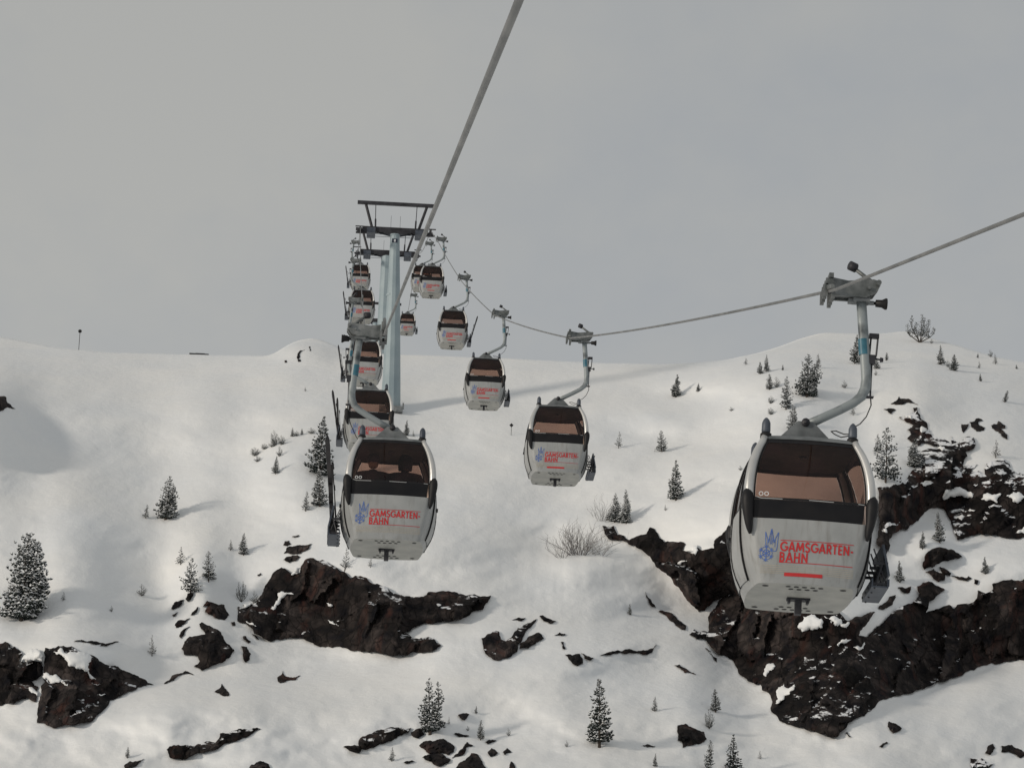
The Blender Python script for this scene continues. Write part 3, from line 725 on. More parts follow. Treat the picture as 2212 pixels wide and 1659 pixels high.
def rock_front(px, py, spec):
    """how far the rock face stands out of the slope, metres"""
    pts, relief, sd = spec['pts'], spec['relief'], spec['seed']
    rs = np.random.default_rng(sd)
    xs = [p[0] for p in pts]; ys = [p[1] for p in pts]
    w, h = max(xs) - min(xs), max(ys) - min(ys)
    cell = max(9.0, min(60.0, math.sqrt(w * h) / 3.8))
    ncell = int(max(3, min(160, w * h / cell ** 2)))
    cxs = rs.uniform(min(xs), max(xs), ncell); cys = rs.uniform(min(ys), max(ys), ncell)
    off = rs.uniform(0, 1, ncell); tx = rs.normal(0, .45, ncell); ty = rs.normal(-.1, .3, ncell)
    led = rs.uniform(0, 1, ncell) < (.13 if w * h > 6000 else .05); ty = np.where(led, rs.uniform(1.0, 1.7, ncell), ty); tx = np.where(led, tx, tx * 1.5)
    wx = px + 3 * vnoise(px / 20, py / 20, sd % 97) + 0.25 * py; wy = py + 3.5 * vnoise(px / 20 + 9, py / 20, sd % 89)
    cxs = cxs + 0.25 * cys
    d2 = (wx[:, None] - cxs) ** 2 * 1.9 + (wy[:, None] - cys) ** 2 * 0.7
    k = d2.argmin(1)
    pxm = 0.033
    r_ = off[k] * relief + ((px - cxs[k] + 0.25 * cys[k]) * tx[k] + (py - cys[k]) * ty[k]) * pxm * 0.8
    r_ = np.clip(r_, -0.1, relief * 2.2)
    n2c = int(min(700, max(0, w * h / 420.0)))
    if n2c > 6:                      # smaller blocks broken out of the large ones
        c2x = rs.uniform(min(xs), max(xs), n2c); c2y = rs.uniform(min(ys), max(ys), n2c)
        o2 = rs.uniform(-.5, .5, n2c); t2x = rs.normal(0, .4, n2c); t2y = rs.normal(0, .3, n2c)
        k2 = ((wx[:, None] - c2x - 0.25 * c2y) ** 2 * 1.6 + (wy[:, None] - c2y) ** 2 * 0.8).argmin(1)
        r_ = r_ + 0.22 * min(relief, 1.0) * o2[k2] + ((px - c2x[k2]) * t2x[k2] + (py - c2y[k2]) * t2y[k2]) * pxm * 0.22
    r_ += 0.04 * relief * fbm(px / 14, py / 16, sd % 83, 3)
    d = seg_dist(px, py, pts)
    edge = np.clip(d / max(6.0, min(w, h) * 0.22), 0, 1)
    edge = np.sqrt(edge)
    return 0.16 + np.maximum(r_, 0) * (0.25 + 0.75 * edge) + relief * 0.5 * edge
def sheet_to_mesh(name, v2, faces, Yv, nb, back_d, mat, smooth):
    px = np.array([v.x for v in v2]); py = np.array([v.y for v in v2])
    F3 = atn(px, py, Yv)
    verts = [tuple(p) for p in F3]
    # rim pushed back into the slope
    edge_count = {}
    for f in faces:
        for i in range(len(f)):
            a, b = f[i], f[(i + 1) % len(f)]
            edge_count[(min(a, b), max(a, b))] = edge_count.get((min(a, b), max(a, b)), 0) + 1
    fs = []
    for f in faces:
        a, b, c = (Vector(verts[f[0]]), Vector(verts[f[1]]), Vector(verts[f[2]]))
        nrm = (b - a).cross(c - a)
        fs.append(tuple(f) if nrm.dot(a) < 0 else tuple(reversed(f)))
    ridx = {}
    for f in list(fs):
        for i in range(len(f)):
            a, b = f[i], f[(i + 1) % len(f)]
            if edge_count[(min(a, b), max(a, b))] == 1:
                for q in (a, b):
                    if q not in ridx:
                        p = Vector(verts[q]); p = p * ((p.y + back_d) / p.y)
                        ridx[q] = len(verts); verts.append(tuple(p))
                fs.append((b, a, ridx[a], ridx[b]))
    me = bpy.data.meshes.new(name)
    me.from_pydata(verts, [], fs)
    me.materials.append(mat)
    if smooth:
        me.polygons.foreach_set("use_smooth", [True] * len(me.polygons))
    me.update()
    return me
for i, spec in enumerate(ROCKS):
    rng = random.Random(900 + i)
    spec['seed'] = 1234 + i * 31
    spec.setdefault('relief', 0.3)
    xs = [p[0] for p in spec['pts']]; ys = [p[1] for p in spec['pts']]
    size = math.sqrt((max(xs) - min(xs)) * (max(ys) - min(ys)))
    spec['pts'] = rough_outline(spec['pts'], 7 if size > 60 else 3.5, 0.30 if size > 60 else 0.26, rng)
    gap = max(2.2, min(5.0, size / 14))
    v2, f2 = fill_outline(spec['pts'], gap, rng)
    px = np.array([v.x for v in v2]); py = np.array([v.y for v in v2])
    Yv = depth(px, py) - rock_front(px, py, spec)
    patches = spec.get('patches', [])
    mat = M['rock_snowy'] if spec.get('snowy') else (M['rock'] if size > 75 else M['rock_bare'])
    root_name = spec['name']
    rme = sheet_to_mesh(root_name, v2, f2, Yv, 0, 3.0, mat, False)
    o = mobj(root_name, rme)
    tag(o, spec['label'], {'cliff': 'cliff', 'boulder': 'boulder'}.get(root_name, 'rock'))
    for pp in patches:
        pp = rough_outline(pp, 4, 0.5, rng)
        a2, g2 = fill_outline(pp, 3.5, rng)
        qx = np.array([v.x for v in a2]); qy = np.array([v.y for v in a2])
        rf = rock_front(qx, qy, spec)
        dd = np.clip(seg_dist(qx, qy, pp) / 6.0, 0, 1)
        Yp = depth(qx, qy) - np.maximum(rf, rf.mean()) - 0.10 - 0.22 * np.sqrt(dd)
        c = mobj("snow_patch", sheet_to_mesh("snow_patch", a2, g2, Yp, 0, 0.7, M['snow'], True), o)
# ------------------------------------------------------------------ the lift line
XL_, XR_ = 0.56, 6.32
def rope_x(Y, side):
    return float(np.interp(Y, [17, 70, 298], [.72, .68, XL_])) if side < 0 else float(np.interp(Y, [214, 256, 298], [XR_, XR_ - .36, XR_]))
_ry = np.array([16.7, 46.35, 67.7, 102.8, 162.0, 214.6, 258.4, 297.6]); _rz = np.array([6.9, 15.3, 21.3, 32.2, 51.5, 70.4, 87.4, 101.9])
T1Y = 297.6; T1Z = at(857, 492, T1Y).z
def depth_to_Y(x, y, d):
    return (ray(x, y) * d).y
T2Y = depth_to_Y(842, 541, 374.0); T2Z = at(842, 541, T2Y).z
T3Y = depth_to_Y(815, 688, 490.0); T3Z = at(815, 688, T3Y).z
# heights of the two ropes at the grips, where the weight of a cabin bends them
def _knots(lst):
    out = []
    for x_, y_, d_ in lst:
        p_ = ray(x_, y_) * d_
        out.append((p_.y, p_.z))
    return np.array(out)
_kR = _knots([(2212, 466, 36.3), (1805, 626, 49.9), (1240, 731, 108.8), (1068, 680, 167.0), (990, 602, 223.0), (950, 518, 271.0)])
_kL = _knots([(1115, 0, 17.9), (812, 722, 72.1), (785, 724, 136.0), (775, 652, 188.7), (772, 566, 259.0)])
SIDE = 1
def rope_z(Y, side=None):
    if side is None: side = SIDE
    if Y <= T1Y:
        K = _kR if side > 0 else _kL
        ky = list(K[:, 0]) + [T1Y]; kz = list(K[:, 1]) + [T1Z]
        if Y < ky[0]: return kz[0] + (Y - ky[0]) * (kz[1] - kz[0]) / (ky[1] - ky[0])
        i = int(np.searchsorted(ky, Y)); i = min(max(i, 1), len(ky) - 1)
        t = (Y - ky[i - 1]) / (ky[i] - ky[i - 1])
        return kz[i - 1] + (kz[i] - kz[i - 1]) * t - 0.35 * t * (1 - t) * (1 if i > 1 else 0)
    if Y <= T2Y:
        t = (Y - T1Y) / (T2Y - T1Y)
        return T1Z + (T2Z - T1Z) * t - 3.4 * t * (1 - t)
    t = (Y - T2Y) / (T3Y - T2Y)
    return T2Z + (T3Z - T2Z) * t - 17.0 * t * (1 - t) * (1 if t <= 1 else 0)
def make_rope(X, label):
    Ys = list(np.arange(-20, 90, 0.045)) + list(np.arange(90, T3Y + 40, 0.8))
    n = 18
    sd_ = 1 if X > 3 else -1
    Ya = np.array(Ys); Za = np.array([rope_z(y, sd_) for y in Ys])
    dz = np.gradient(Za, Ya)
    tl = np.sqrt(1 + dz ** 2)
    uy, uz = -dz / tl, 1 / tl          # section 'up'
    s = np.concatenate([[0], np.cumsum(np.hypot(np.diff(Ya), np.diff(Za)))])
    ang = np.linspace(0, 2 * np.pi, n, endpoint=False)
    rr = 0.0200 + 0.0020 * np.abs(np.cos(3 * (ang[None, :] - (s * 2 * np.pi / 0.42)[:, None])))
    rr[Ya > 90] = 0.023
    x = np.array([rope_x(y, sd_) for y in Ys])[:, None] + rr * np.cos(ang)[None, :]
    k = rr * np.sin(ang)[None, :]
    y = Ya[:, None] + k * uy[:, None]; z = Za[:, None] + k * uz[:, None]
    Vv = np.stack([x, y, z], -1).reshape(-1, 3)
    m = len(Ys)
    a = (np.arange(m - 1)[:, None] * n + np.arange(n)[None, :]); b = (np.arange(m - 1)[:, None] * n + (np.arange(n)[None, :] + 1) % n)
    fq = np.stack([a, b, b + n, a + n], -1).reshape(-1, 4)
    me = bpy.data.meshes.new("haul_rope")
    me.from_pydata(Vv.tolist(), [], fq.tolist())
    me.polygons.foreach_set("use_smooth", [True] * len(me.polygons))
    me.materials.append(M['rope']); me.update()
    o = mobj("haul_rope", me)
    tag(o, label, "rope", "haul ropes of the lift")
make_rope(XL_, "thick steel rope passing overhead from top centre down to the lift tower")
make_rope(XR_, "steel rope sagging in from the right edge past the nearest cabin")

# ------------------------------------------------------------------ cabin
ZK = [0, .05, .35, .77, 1.0, 1.3, 1.6, 1.87]
def spl(zk, vk):
    p = np.polyfit(zk, vk, 5)
    return lambda z: float(np.polyval(p, z))
fa = spl(ZK, [.620, .632, .700, .782, .805, .79, .73, .605])
fb = spl(ZK, [.785, .81, .88, .945, .96, .935, .865, .745])
fs_ = spl(ZK, [.06, .09, .15, .10, .06, .04, .03, .01])
def ring(z, off=0.0, inset=0.0):
    a, b, sb, r = fa(z) + off - inset, fb(z) + off - inset, fs_(z), 0.10
    bow = 0.05
    pts = []
    af = a - r
    ye = b - bow
    for i in range(13):
        t = -1 + 2 * i / 12
        pts.append((af * t, -(b - bow * t * t)))
    for i in range(1, 4):
        th = i / 4 * math.pi / 2
        pts.append((af + r * math.sin(th), -(ye - r + r * math.cos(th))))
    for i in range(13):
        t = -1 + 2 * i / 12
        pts.append((a + sb * (1 - t * t), (ye - r) * t))
    for i in range(1, 4):
        th = i / 4 * math.pi / 2
        pts.append((af + r * math.cos(th), ye - r + r * math.sin(th)))
    half = pts                       # 32 points, the other half is the point reflection
    return half + [(-p[0], -p[1]) for p in half]
def front_y(x, z, off=0.004):
    a, b = fa(z) - 0.10, fb(z)
    return -(b - 0.05 * (x / a) ** 2) - off
def patch(mb, i0, i1, zs, off=0.0, thick=0.0):
    """strip of the hull between ring points i0..i1 and the heights zs"""
    n = i1 - i0 + 1
    base = len(mb.v)
    for z in zs:
        rg = ring(z, off)
        mb.v += [(rg[k % 64][0], rg[k % 64][1], z) for k in range(i0, i1 + 1)]
    for j in range(len(zs) - 1):
        for k in range(n - 1):
            mb.f.append((base + j * n + k, base + j * n + k + 1, base + (j + 1) * n + k + 1, base + (j + 1) * n + k))
    return mb
def fan(mb, zz, off, z_out=None, flip=False):
    rg = ring(zz, off)
    z = zz if z_out is None else z_out
    b = len(mb.v)
    mb.v += [(p[0], p[1], z) for p in rg]
    f = tuple(range(b, b + 64))
    mb.f.append(tuple(reversed(f)) if flip else f)
    return mb
zl = lambda a, b, n: list(np.linspace(a, b, n))

def text_mesh(txt, size, bold, mat, name, spacing=1.0):
    cu = bpy.data.curves.new("lettering", 'FONT')
    cu.body = txt; cu.size = size; cu.offset = bold; cu.space_character = spacing
    cu.align_x = 'LEFT'; cu.resolution_u = 4; cu.fill_mode = 'FRONT'
    o = bpy.data.objects.new("lettering_tmp", cu); COL.objects.link(o)
    dg = bpy.context.evaluated_depsgraph_get()
    me = bpy.data.meshes.new_from_object(o.evaluated_get(dg))
    bpy.data.objects.remove(o); bpy.data.curves.remove(cu)
    me.name = name
    return me
def fit_text(me, x0, x1, zc, h):
    """vertices of the flat lettering fitted into a box and laid on the front panel"""
    co = np.array([v.co[:] for v in me.vertices])
    mn, mx = co.min(0), co.max(0)
    X = x0 + (co[:, 0] - mn[0]) / (mx[0] - mn[0]) * (x1 - x0)
    Z = zc + ((co[:, 1] - mn[1]) / (mx[1] - mn[1]) - 0.5) * h
    return X, Z, [tuple(p.vertices) for p in me.polygons]
def arc(cx, cz, r, a0, a1, n=9, rz=None):
    rz = r if rz is None else rz
    return [(cx + r * math.cos(R(a0 + (a1 - a0) * k / n)), cz + rz * math.sin(R(a0 + (a1 - a0) * k / n))) for k in range(n + 1)]
GLYPH = {   # width, strokes in a cell of height 1
 'G': (.92, [arc(.5, .5, .42, 45, 335, 12), [(.90, .34), (.90, .48)], [(.95, .46), (.56, .46)]]),
 'A': (.82, [[(.06, .0), (.41, 1.0)], [(.41, 1.0), (.76, .0)], [(.20, .30), (.62, .30)]]),
 'M': (1.02, [[(.08, .0), (.20, .96)], [(.20, .96), (.51, .15)], [(.51, .15), (.82, .96)], [(.82, .96), (.94, .0)]]),
 'S': (.62, [arc(.31, .715, .215, 40, 250, 8) + arc(.31, .27, .23, 80, -150, 9)]),
 'R': (.66, [[(.12, .0), (.12, 1.0)], [(.05, .92), (.32, .92)] + arc(.32, .69, .23, 90, -90, 8) + [(.12, .46)], [(.30, .46), (.60, .0)]]),
 'T': (.60, [[(.30, .0), (.30, .94)], [(.02, .92), (.58, .92)]]),
 'E': (.56, [[(.12, .0), (.12, 1.0)], [(.06, .92), (.52, .92)], [(.12, .50), (.48, .50)], [(.06, .08), (.52, .08)]]),
 'N': (.80, [[(.12, .0), (.12, .97)], [(.12, .95), (.68, .05)], [(.68, .03), (.68, 1.0)]]),
 'B': (.64, [[(.12, .0), (.12, 1.0)], [(.05, .92), (.30, .92)] + arc(.30, .72, .20, 90, -90, 7) + [(.12, .52)], [(.30, .52)] + arc(.30, .30, .22, 90, -90, 7) + [(.05, .08)]]),
 'H': (.76, [[(.12, .0), (.12, 1.0)], [(.64, .0), (.64, 1.0)], [(.12, .50), (.64, .50)]]),
 '-': (.40, [[(.05, .40), (.35, .40)]]),
}
def letter_line(word, x0, x1, zc, h):
    """thick stroked capitals fitted between x0 and x1; returns the strokes"""
    adv = sum(GLYPH[c][0] for c in word) + .10 * (len(word) - 1)
    k = (x1 - x0) / adv
    out = []; x = 0
    for c in word:
        w, st = GLYPH[c]
        for s_ in st:
            out.append([(x0 + (x + p[0]) * k, zc - h / 2 + p[1] * h) for p in s_])
        x += w + .10
    return out
LETTERS = letter_line("GAMSGARTEN-", -.36, .585, .435, .118) + letter_line("BAHN", -.365, -.0, .308, .118)
def lay(mb, X, Z, faces, end, off=0.005):
    b = len(mb.v)
    for x, z in zip(X, Z):
        y = front_y(x, z, off)
        mb.v.append((x, y, z) if end < 0 else (-x, -y, z))
    mb.f += [tuple(b + i for i in f) for f in faces]
def strip(mb, p, q, w, end, off=0.005, seg=1):
    """flat line from p to q on the panel"""
    dx, dz = q[0] - p[0], q[1] - p[1]
    L_ = math.hypot(dx, dz)
    if L_ < 1e-6: return
    nx, nz = -dz / L_ * w / 2, dx / L_ * w / 2
    X, Z, Fq = [], [], []
    for i in range(seg + 1):
        t = i / seg
        X += [p[0] + dx * t - nx, p[0] + dx * t + nx]; Z += [p[1] + dz * t - nz, p[1] + dz * t + nz]
    for i in range(seg):
        Fq.append((2 * i, 2 * i + 2, 2 * i + 3, 2 * i + 1))
    lay(mb, X, Z, Fq, end, off)

def make_cabin():
    root = empty("gondola_cabin")
    # hull below the windows
    mb = MB()
    patch(mb, 0, 64, [0.0, .03, .08] + zl(.16, .77, 8))
    patch(mb, 16, 28, zl(.77, .96, 3)); patch(mb, 48, 60, zl(.77, .96, 3))
    mb.build("lower_shell", M['white'], root, True)
    for i0, nm in ((18, 1), (50, 2)):       # plug doors on both long sides
        d = MB(); patch(d, i0, i0 + 8, zl(.09, .95, 8), 0.014)
        rim = MB()
        for k in (i0, i0 + 4, i0 + 8):
            rim.tube([(ring(z, .016)[k][0], ring(z, .016)[k][1], z) for z in zl(.08, 1.84, 16)], 0.012, 5)
        dd = d.build("door", M['white'], root, True)
        rim.build("door_seal", M['black'], dd, True)
        hb = MB(); hb.box((ring(.7, .03)[i0 + 4][0], 0.16, .72), (.03, .16, .035)); hb.build("handle", M['black'], dd)
    b1 = MB()
    for o_ in (0, 32):
        patch(b1, 60 + o_ , 76 + o_, zl(.77, 1.0, 5), 0.002)
    patch(b1, 16, 28, [.96, 1.0], .002); patch(b1, 48, 60, [.96, 1.0], .002)
    b1.build("belt_band", M['band'], root, True)
    # end windows and side windows with their black surround
    for o_ in (0, 32):
        w = MB(); patch(w, 0 + o_, 12 + o_, zl(1.03, 1.81, 8), 0.0)
        wo = w.build("end_window", M['glass'], root, True)
        g = MB()
        patch(g, 61 + o_, 64 + o_, zl(1.0, 1.87, 9), 0.004); patch(g, 12 + o_, 15 + o_, zl(1.0, 1.87, 9), 0.004)
        patch(g, 0 + o_, 12 + o_, [1.81, 1.87], 0.004); patch(g, 0 + o_, 12 + o_, [1.0, 1.03], 0.004)
        g.build("gasket", M['black'], wo, True)
        ln = MB()
        for xa, xb in ((-.70, -.62), (-.62, -.36), (-.02, .30), (.62, .70)):
            e_ = -1 if o_ == 0 else 1
            strip(ln, (xa, 1.015 + (.02 if xa < -.65 else 0)), (xb, 1.012), .008, e_, .008)
        ln.build("sill_highlight", M['silver'], wo)  # broken silver strips drawn as the highlights along the window sill
        rg_ = MB()
        for xr in (-.635, -.565):
            a_ = [2 * math.pi * k / 14 for k in range(14)]
            X = [xr + r0 * math.cos(t) for t in a_ for r0 in (.030, .020)]; Z = [1.075 + r0 * math.sin(t) for t in a_ for r0 in (.030, .020)]
            Fq = [(2 * k, (2 * k + 2) % 28, (2 * k + 3) % 28, 2 * k + 1) for k in range(14)]
            lay(rg_, X, Z, Fq, -1 if o_ == 0 else 1, .006)
        rg_.build("ring_decal", M['platewhite'], wo)
    for o_ in (0, 32):
        w = MB(); patch(w, 17 + o_, 27 + o_, zl(1.0, 1.80, 8), 0.0)
        wo = w.build("side_window", M['glass'], root, True)
        g = MB()
        for k in (15, 21, 27):
            patch(g, k + o_, k + o_ + (2 if k != 21 else 1), zl(1.0, 1.87, 8), 0.004)
        patch(g, 17 + o_, 27 + o_, [1.80, 1.87], 0.004)
        g.build("gasket", M['black'], wo, True)
    # roof, ceiling, floor
    rf = MB()
    n0 = 0
    for z, off, zo in ((1.87, .012, 1.87), (1.87, .004, 1.90), (1.87, -.05, 1.935), (1.87, -.16, 1.955), (1.87, -.35, 1.965)):
        rf.v += [(p[0], p[1], zo) for p in ring(z, off)]
    for j in range(4):
        for k in range(64):
            rf.f.append((j * 64 + k, j * 64 + (k + 1) % 64, (j + 1) * 64 + (k + 1) % 64, (j + 1) * 64 + k))
    rf.f.append(tuple(range(256, 320)))
    ro = rf.build("roof", M['galv'], root, True)
    cl = MB(); fan(cl, 1.85, -.012, 1.852, True); cl.build("ceiling", M['ceiling'], root)
    lp = MB(); lp.tube([(0, 0, 1.851), (0, 0, 1.835)], .05, 10); lp.build("ceiling_lamp", M['black'], root)
    fl = MB(); fan(fl, 0.0, 0.0, 0.0, True); fl.box((0, 0, .06), (1.0, 1.2, .02)); fo = fl.build("floor", M['floorpaint'], root)
    ho = MB()
    def disc(x, y, rx=.034, ry=.034):
        ho.add([(x + rx * math.cos(2 * math.pi * k / 10), y + ry * math.sin(2 * math.pi * k / 10), -.004) for k in range(10)], [tuple(reversed(range(10)))])
    for s in (-1, 1):
        for k in range(5): disc(-.21 + .105 * k, s * .63)
        for k in range(4): disc(-.16 + .105 * k, s * .50)
        for sx in (-1, 1): disc(sx * .50, s * .60, .042, .042)
    tag(ho.build("drain_hole", M['black'], fo), kind="stuff")
    tb = MB(); tb.box((0, 0, -.015), (.30, .12, .026)); tb.box((0, 0, -.115), (.085, .09, .18)); tb.box((-.12, 0, -.045), (.03, .10, .04)); tb.box((.12, 0, -.045), (.03, .10, .04))
    tb.build("guide_bracket", M['darksteel'], root)
    # corner posts with black end caps
    for c in (14, 62, 30, 46):
        zs = zl(1.90, .98, 14)
        t = MB(); t.tube([(ring(min(z, 1.87), .012)[c][0], ring(min(z, 1.87), .012)[c][1], z) for z in zs], [.044 + .020 * math.sin(math.pi * min(1, (1.9 - z) / .9) * .62) for z in zs], 12)
        po = t.build("corner_post", M['silver'], root, True)
        zs = zl(1.14, .57, 10)
        t = MB(); t.tube([(ring(z, .03)[c][0], ring(z, .03)[c][1], z) for z in zs], [.030, .070, .082, .082, .076, .068, .060, .052, .040, .018], 10)
        t.build("end_cap", M['black'], po, True)
    # bumpers standing on the roof corners
    for sx in (-1, 1):
        for sy in (-1, 1):
            t = MB(); x, y = sx * .565, sy * .60
            t.tube([(x, y, 1.90), (x, y, 1.96), (x, y, 1.98)], [.075, .075, .055], 10)
            bo = t.build("roof_bumper", M['black'], root, True)
            t = MB(); t.tube([(x, y, 1.97), (x, y, 2.0), (x, y, 2.11), (x, y, 2.15), (x, y, 2.18)], [.05, .060, .056, .040, .012], 10)
            t.build("bumper_cap", M['slate'], bo, True)
    # bracket and hanger
    t = MB()
    for y in (-.13, .13):
        t.add([(-.46, y - .02, 1.95), (-.40, y - .02, 2.0), (-.10, y - .02, 2.30), (.10, y - .02, 2.30), (.40, y - .02, 2.0), (.46, y - .02, 1.95), (.15, y - .02, 2.03), (-.15, y - .02, 2.03),
               (-.46, y + .02, 1.95), (-.40, y + .02, 2.0), (-.10, y + .02, 2.30), (.10, y + .02, 2.30), (.40, y + .02, 2.0), (.46, y + .02, 1.95), (.15, y + .02, 2.03), (-.15, y + .02, 2.03)],
              [(0, 1, 2, 7), (2, 3, 6, 7), (3, 4, 5, 6), (15, 10, 9, 8), (15, 14, 11, 10), (14, 13, 12, 11)] + [(i, (i + 1) % 8, 8 + (i + 1) % 8, 8 + i)[::-1] for i in range(8)])
        t.tube([(-.5, y, 1.965), (.5, y, 1.965)], .028, 8)
    t.box((0, 0, 2.12), (.20, .24, .10))
    br = t.build("roof_bracket", M['galv'], root)
    t = MB(); t.tube([(0, -.19, 2.28), (0, .19, 2.28)], .055, 14); t.tube([(0, -.205, 2.28), (0, -.19, 2.28)], .028, 10)
    t.build("pivot_pin", M['darksteel'], br, True)
    path = [(0, 0, 2.28), (.20, 0, 2.405), (.40, 0, 2.535), (.525, 0, 2.63), (.60, 0, 2.72), (.645, 0, 2.83), (.655, 0, 2.96), (.625, 0, 3.3), (.585, 0, 3.7), (.555, 0, 4.02)]
    t = MB(); t.tube(path, [.070, .068, .068, .070, .072, .072, .070, .068, .068, .068], 12, True, .8)
    arm = t.build("hanger_arm", M['arm'], root, True)
    t = MB(); t.tube([(.617, 0, 3.28), (.598, 0, 3.49)], .0715, 12, False, .8); t.build("sticker", M['sticker'], arm, True)
    t = MB(); t.tube([(.605, 0, 2.69), (.66, 0, 2.735)], [.012, .012], 6); t.box((.70, 0, 2.72), (.12, .03, .03))
    t.box((.74, 0, 3.54), (.13, .06, .06)); t.tube([(.70, 0, 3.52), (.685, 0, 3.28)], .014, 6); t.tube([(.795, 0, 3.55), (.775, 0, 3.28), (.73, 0, 3.2)], .014, 6)
    t.box((.72, 0, 3.22), (.08, .08, .12)); t.tube([(.72, 0, 3.17), (.715, 0, 2.72)], .013, 6); t.tube([(.74, 0, 3.24), (.84, 0, 3.23)], .012, 6)
    t.tube([(.83, 0, 3.23), (.87, 0, 3.23)], [.035, .028], 8)
    t.build("door_linkage", M['darksteel'], arm)
    t = MB(); t.tube([(.715, 0, 2.74), (.72, -.05, 2.6), (.70, -.2, 2.4), (.64, -.4, 2.24), (.57, -.58, 2.14)], .009, 6)
    t.tube([(.55, -.6, 2.02), (.42, -.55, 2.0), (.34, -.5, 2.05), (.30, -.45, 2.1), (.36, -.42, 2.12), (.46, -.5, 2.06), (.54, -.58, 2.04)], .008, 6)
    t.build("door_cable", M['black'], arm)
    # grip on the rope (rope lies at x = .10, z = 4.10)
    t = MB()
    for y in (-.10, .10):
        t.add([(.16, y - .02, 4.02), (.60, y - .02, 4.02), (.72, y - .02, 4.08), (.79, y - .02, 4.19), (.78, y - .02, 4.25), (.70, y - .02, 4.27), (.36, y - .02, 4.23), (.16, y - .02, 4.26),
               (.16, y + .02, 4.02), (.60, y + .02, 4.02), (.72, y + .02, 4.08), (.79, y + .02, 4.19), (.78, y + .02, 4.25), (.70, y + .02, 4.27), (.36, y + .02, 4.23), (.16, y + .02, 4.26)],
              [(0, 1, 2, 3, 4, 5, 6, 7), (15, 14, 13, 12, 11, 10, 9, 8)] + [(i, 8 + i, 8 + (i + 1) % 8, (i + 1) % 8) for i in range(8)])
    t.box((.44, 0, 4.11), (.48, .15, .13)); t.tube([(.76, -.2, 4.21), (.76, .2, 4.21)], .035, 10); t.tube([(.64, -.165, 4.14), (.64, .165, 4.14)], .022, 8)
    gb = t.build("grip_body", M['grip'], root)
    t = MB()
    for y in (-.20, -.07, .07, .20):
        t.box((.10, y, 4.17), (.10, .05, .09)); t.box((.055, y, 4.06), (.05, .05, .16)); t.box((.15, y, 4.03), (.05, .05, .16))
    t.box((.12, 0, 4.25), (.06, .5, .06)); t.tube([(.10, -.55, 4.10 - .10), (.10, -.25, 4.10 - .02)], [.03, .045], 8); t.tube([(.10, .55, 4.24), (.10, .25, 4.16)], [.03, .045], 8)
    t.build("rope_jaw", M['grip'], gb)
    t = MB(); t.tube([(.74, 0, 4.24), (.62, 0, 4.32), (.45, 0, 4.44)], [.032, .028, .026], 8); t.build("closing_lever", M['grip'], gb, True)
    t = MB(); t.tube([(.40, 0, 4.43), (.40, -.001, 4.43)], .01, 3); t.tube([(.385, -.02, 4.47), (.475, .02, 4.45)], [.062, .062], 12); t.build("lever_roller", M['darksteel'], gb, True)
    t = MB(); t.box((.55, 0, 4.0), (.22, .18, .05)); t.box((.42, 0, 3.99), (.08, .1, .05)); t.tube([(.64, 0, 3.985), (.72, 0, 3.985)], .03, 8); t.build("mounting_collar", M['galv'], gb)
    t = MB(); t.tube([(.70, 0, 3.985), (.745, 0, 3.985), (.75, 0, 3.985), (.83, 0, 3.985), (.88, 0, 3.985), (.90, 0, 3.985)], [.022, .022, .048, .052, .078, .074], 12); t.build("guide_horn", M['black'], gb, True)
    # rack for skis on the outer door
    rk = MB(); rk.box((1.09, 0, .46), (.03, .86, .40), Matrix.Rotation(R(-12), 3, 'Y')); rko = rk.build("ski_rack", M['slate'], root)
    t = MB()
    for y in (-.40, -.13, .13, .40):
        t.box((1.02, y, .42), (.20, .022, .035)); t.box((1.02, y, .16), (.24, .022, .03)); t.tube([(.95, y, .10), (1.10, y, .60)], .014, 6); t.tube([(.93, y, .60), (1.12, y, .12)], .010, 6)
    t.build("rack_bracket", M['darksteel'], rko)
    t = MB(); t.box((1.02, 0, .12), (.22, .86, .02)); t.box((1.12, 0, .17), (.02, .86, .10)); t.box((.92, 0, .17), (.02, .86, .10))
    for k in range(9): t.box((1.135, -.40 + .1 * k, .18), (.015, .035, .09))
    t.build("rack_tray", M['slate'], rko)
    # benches
    for s in (-1, 1):
        t = MB(); t.box((0, s * .57, .42), (1.12, .36, .10)); t.box((0, s * .76, .70), (1.12, .07, .50)); t.box((0, s * .56, .24), (.9, .22, .26)); t.build("bench", M['seat'], root)
    # lettering and emblem on both ends
    for end in (-1, 1):
        t = MB()
        for si, st_ in enumerate(LETTERS):
            for pi in range(len(st_) - 1):
                p_, q_ = Vector(st_[pi]), Vector(st_[pi + 1]); e_ = (q_ - p_).normalized() * (.004 if len(st_) > 3 else 0)
                strip(t, tuple(p_ - e_), tuple(q_ + e_), .0205, end, .0045 + .0002 * (si % 5) + .0001 * (pi % 2))
        lt = t.build("lettering", M['red'], root)
        t = MB(); strip(t, (-.36, .508), (.585, .508), .008, end, .005, 6); strip(t, (-.365, .245), (.585, .245), .008, end, .005, 6)
        if end < 0: strip(t, (-.29, .105), (.20, .105), .042, end, .005, 6)
        t.build("red_line", M['red'], lt)
        t = MB()
        for k in range(5): strip(t, (-.60, .205 - .022 * k), (.60, .205 - .022 * k), .0035, end, .004, 6)
        t.build("pin_stripe", M['hatch'], root)
        t = MB(); cx0, cz0 = -.535, .345
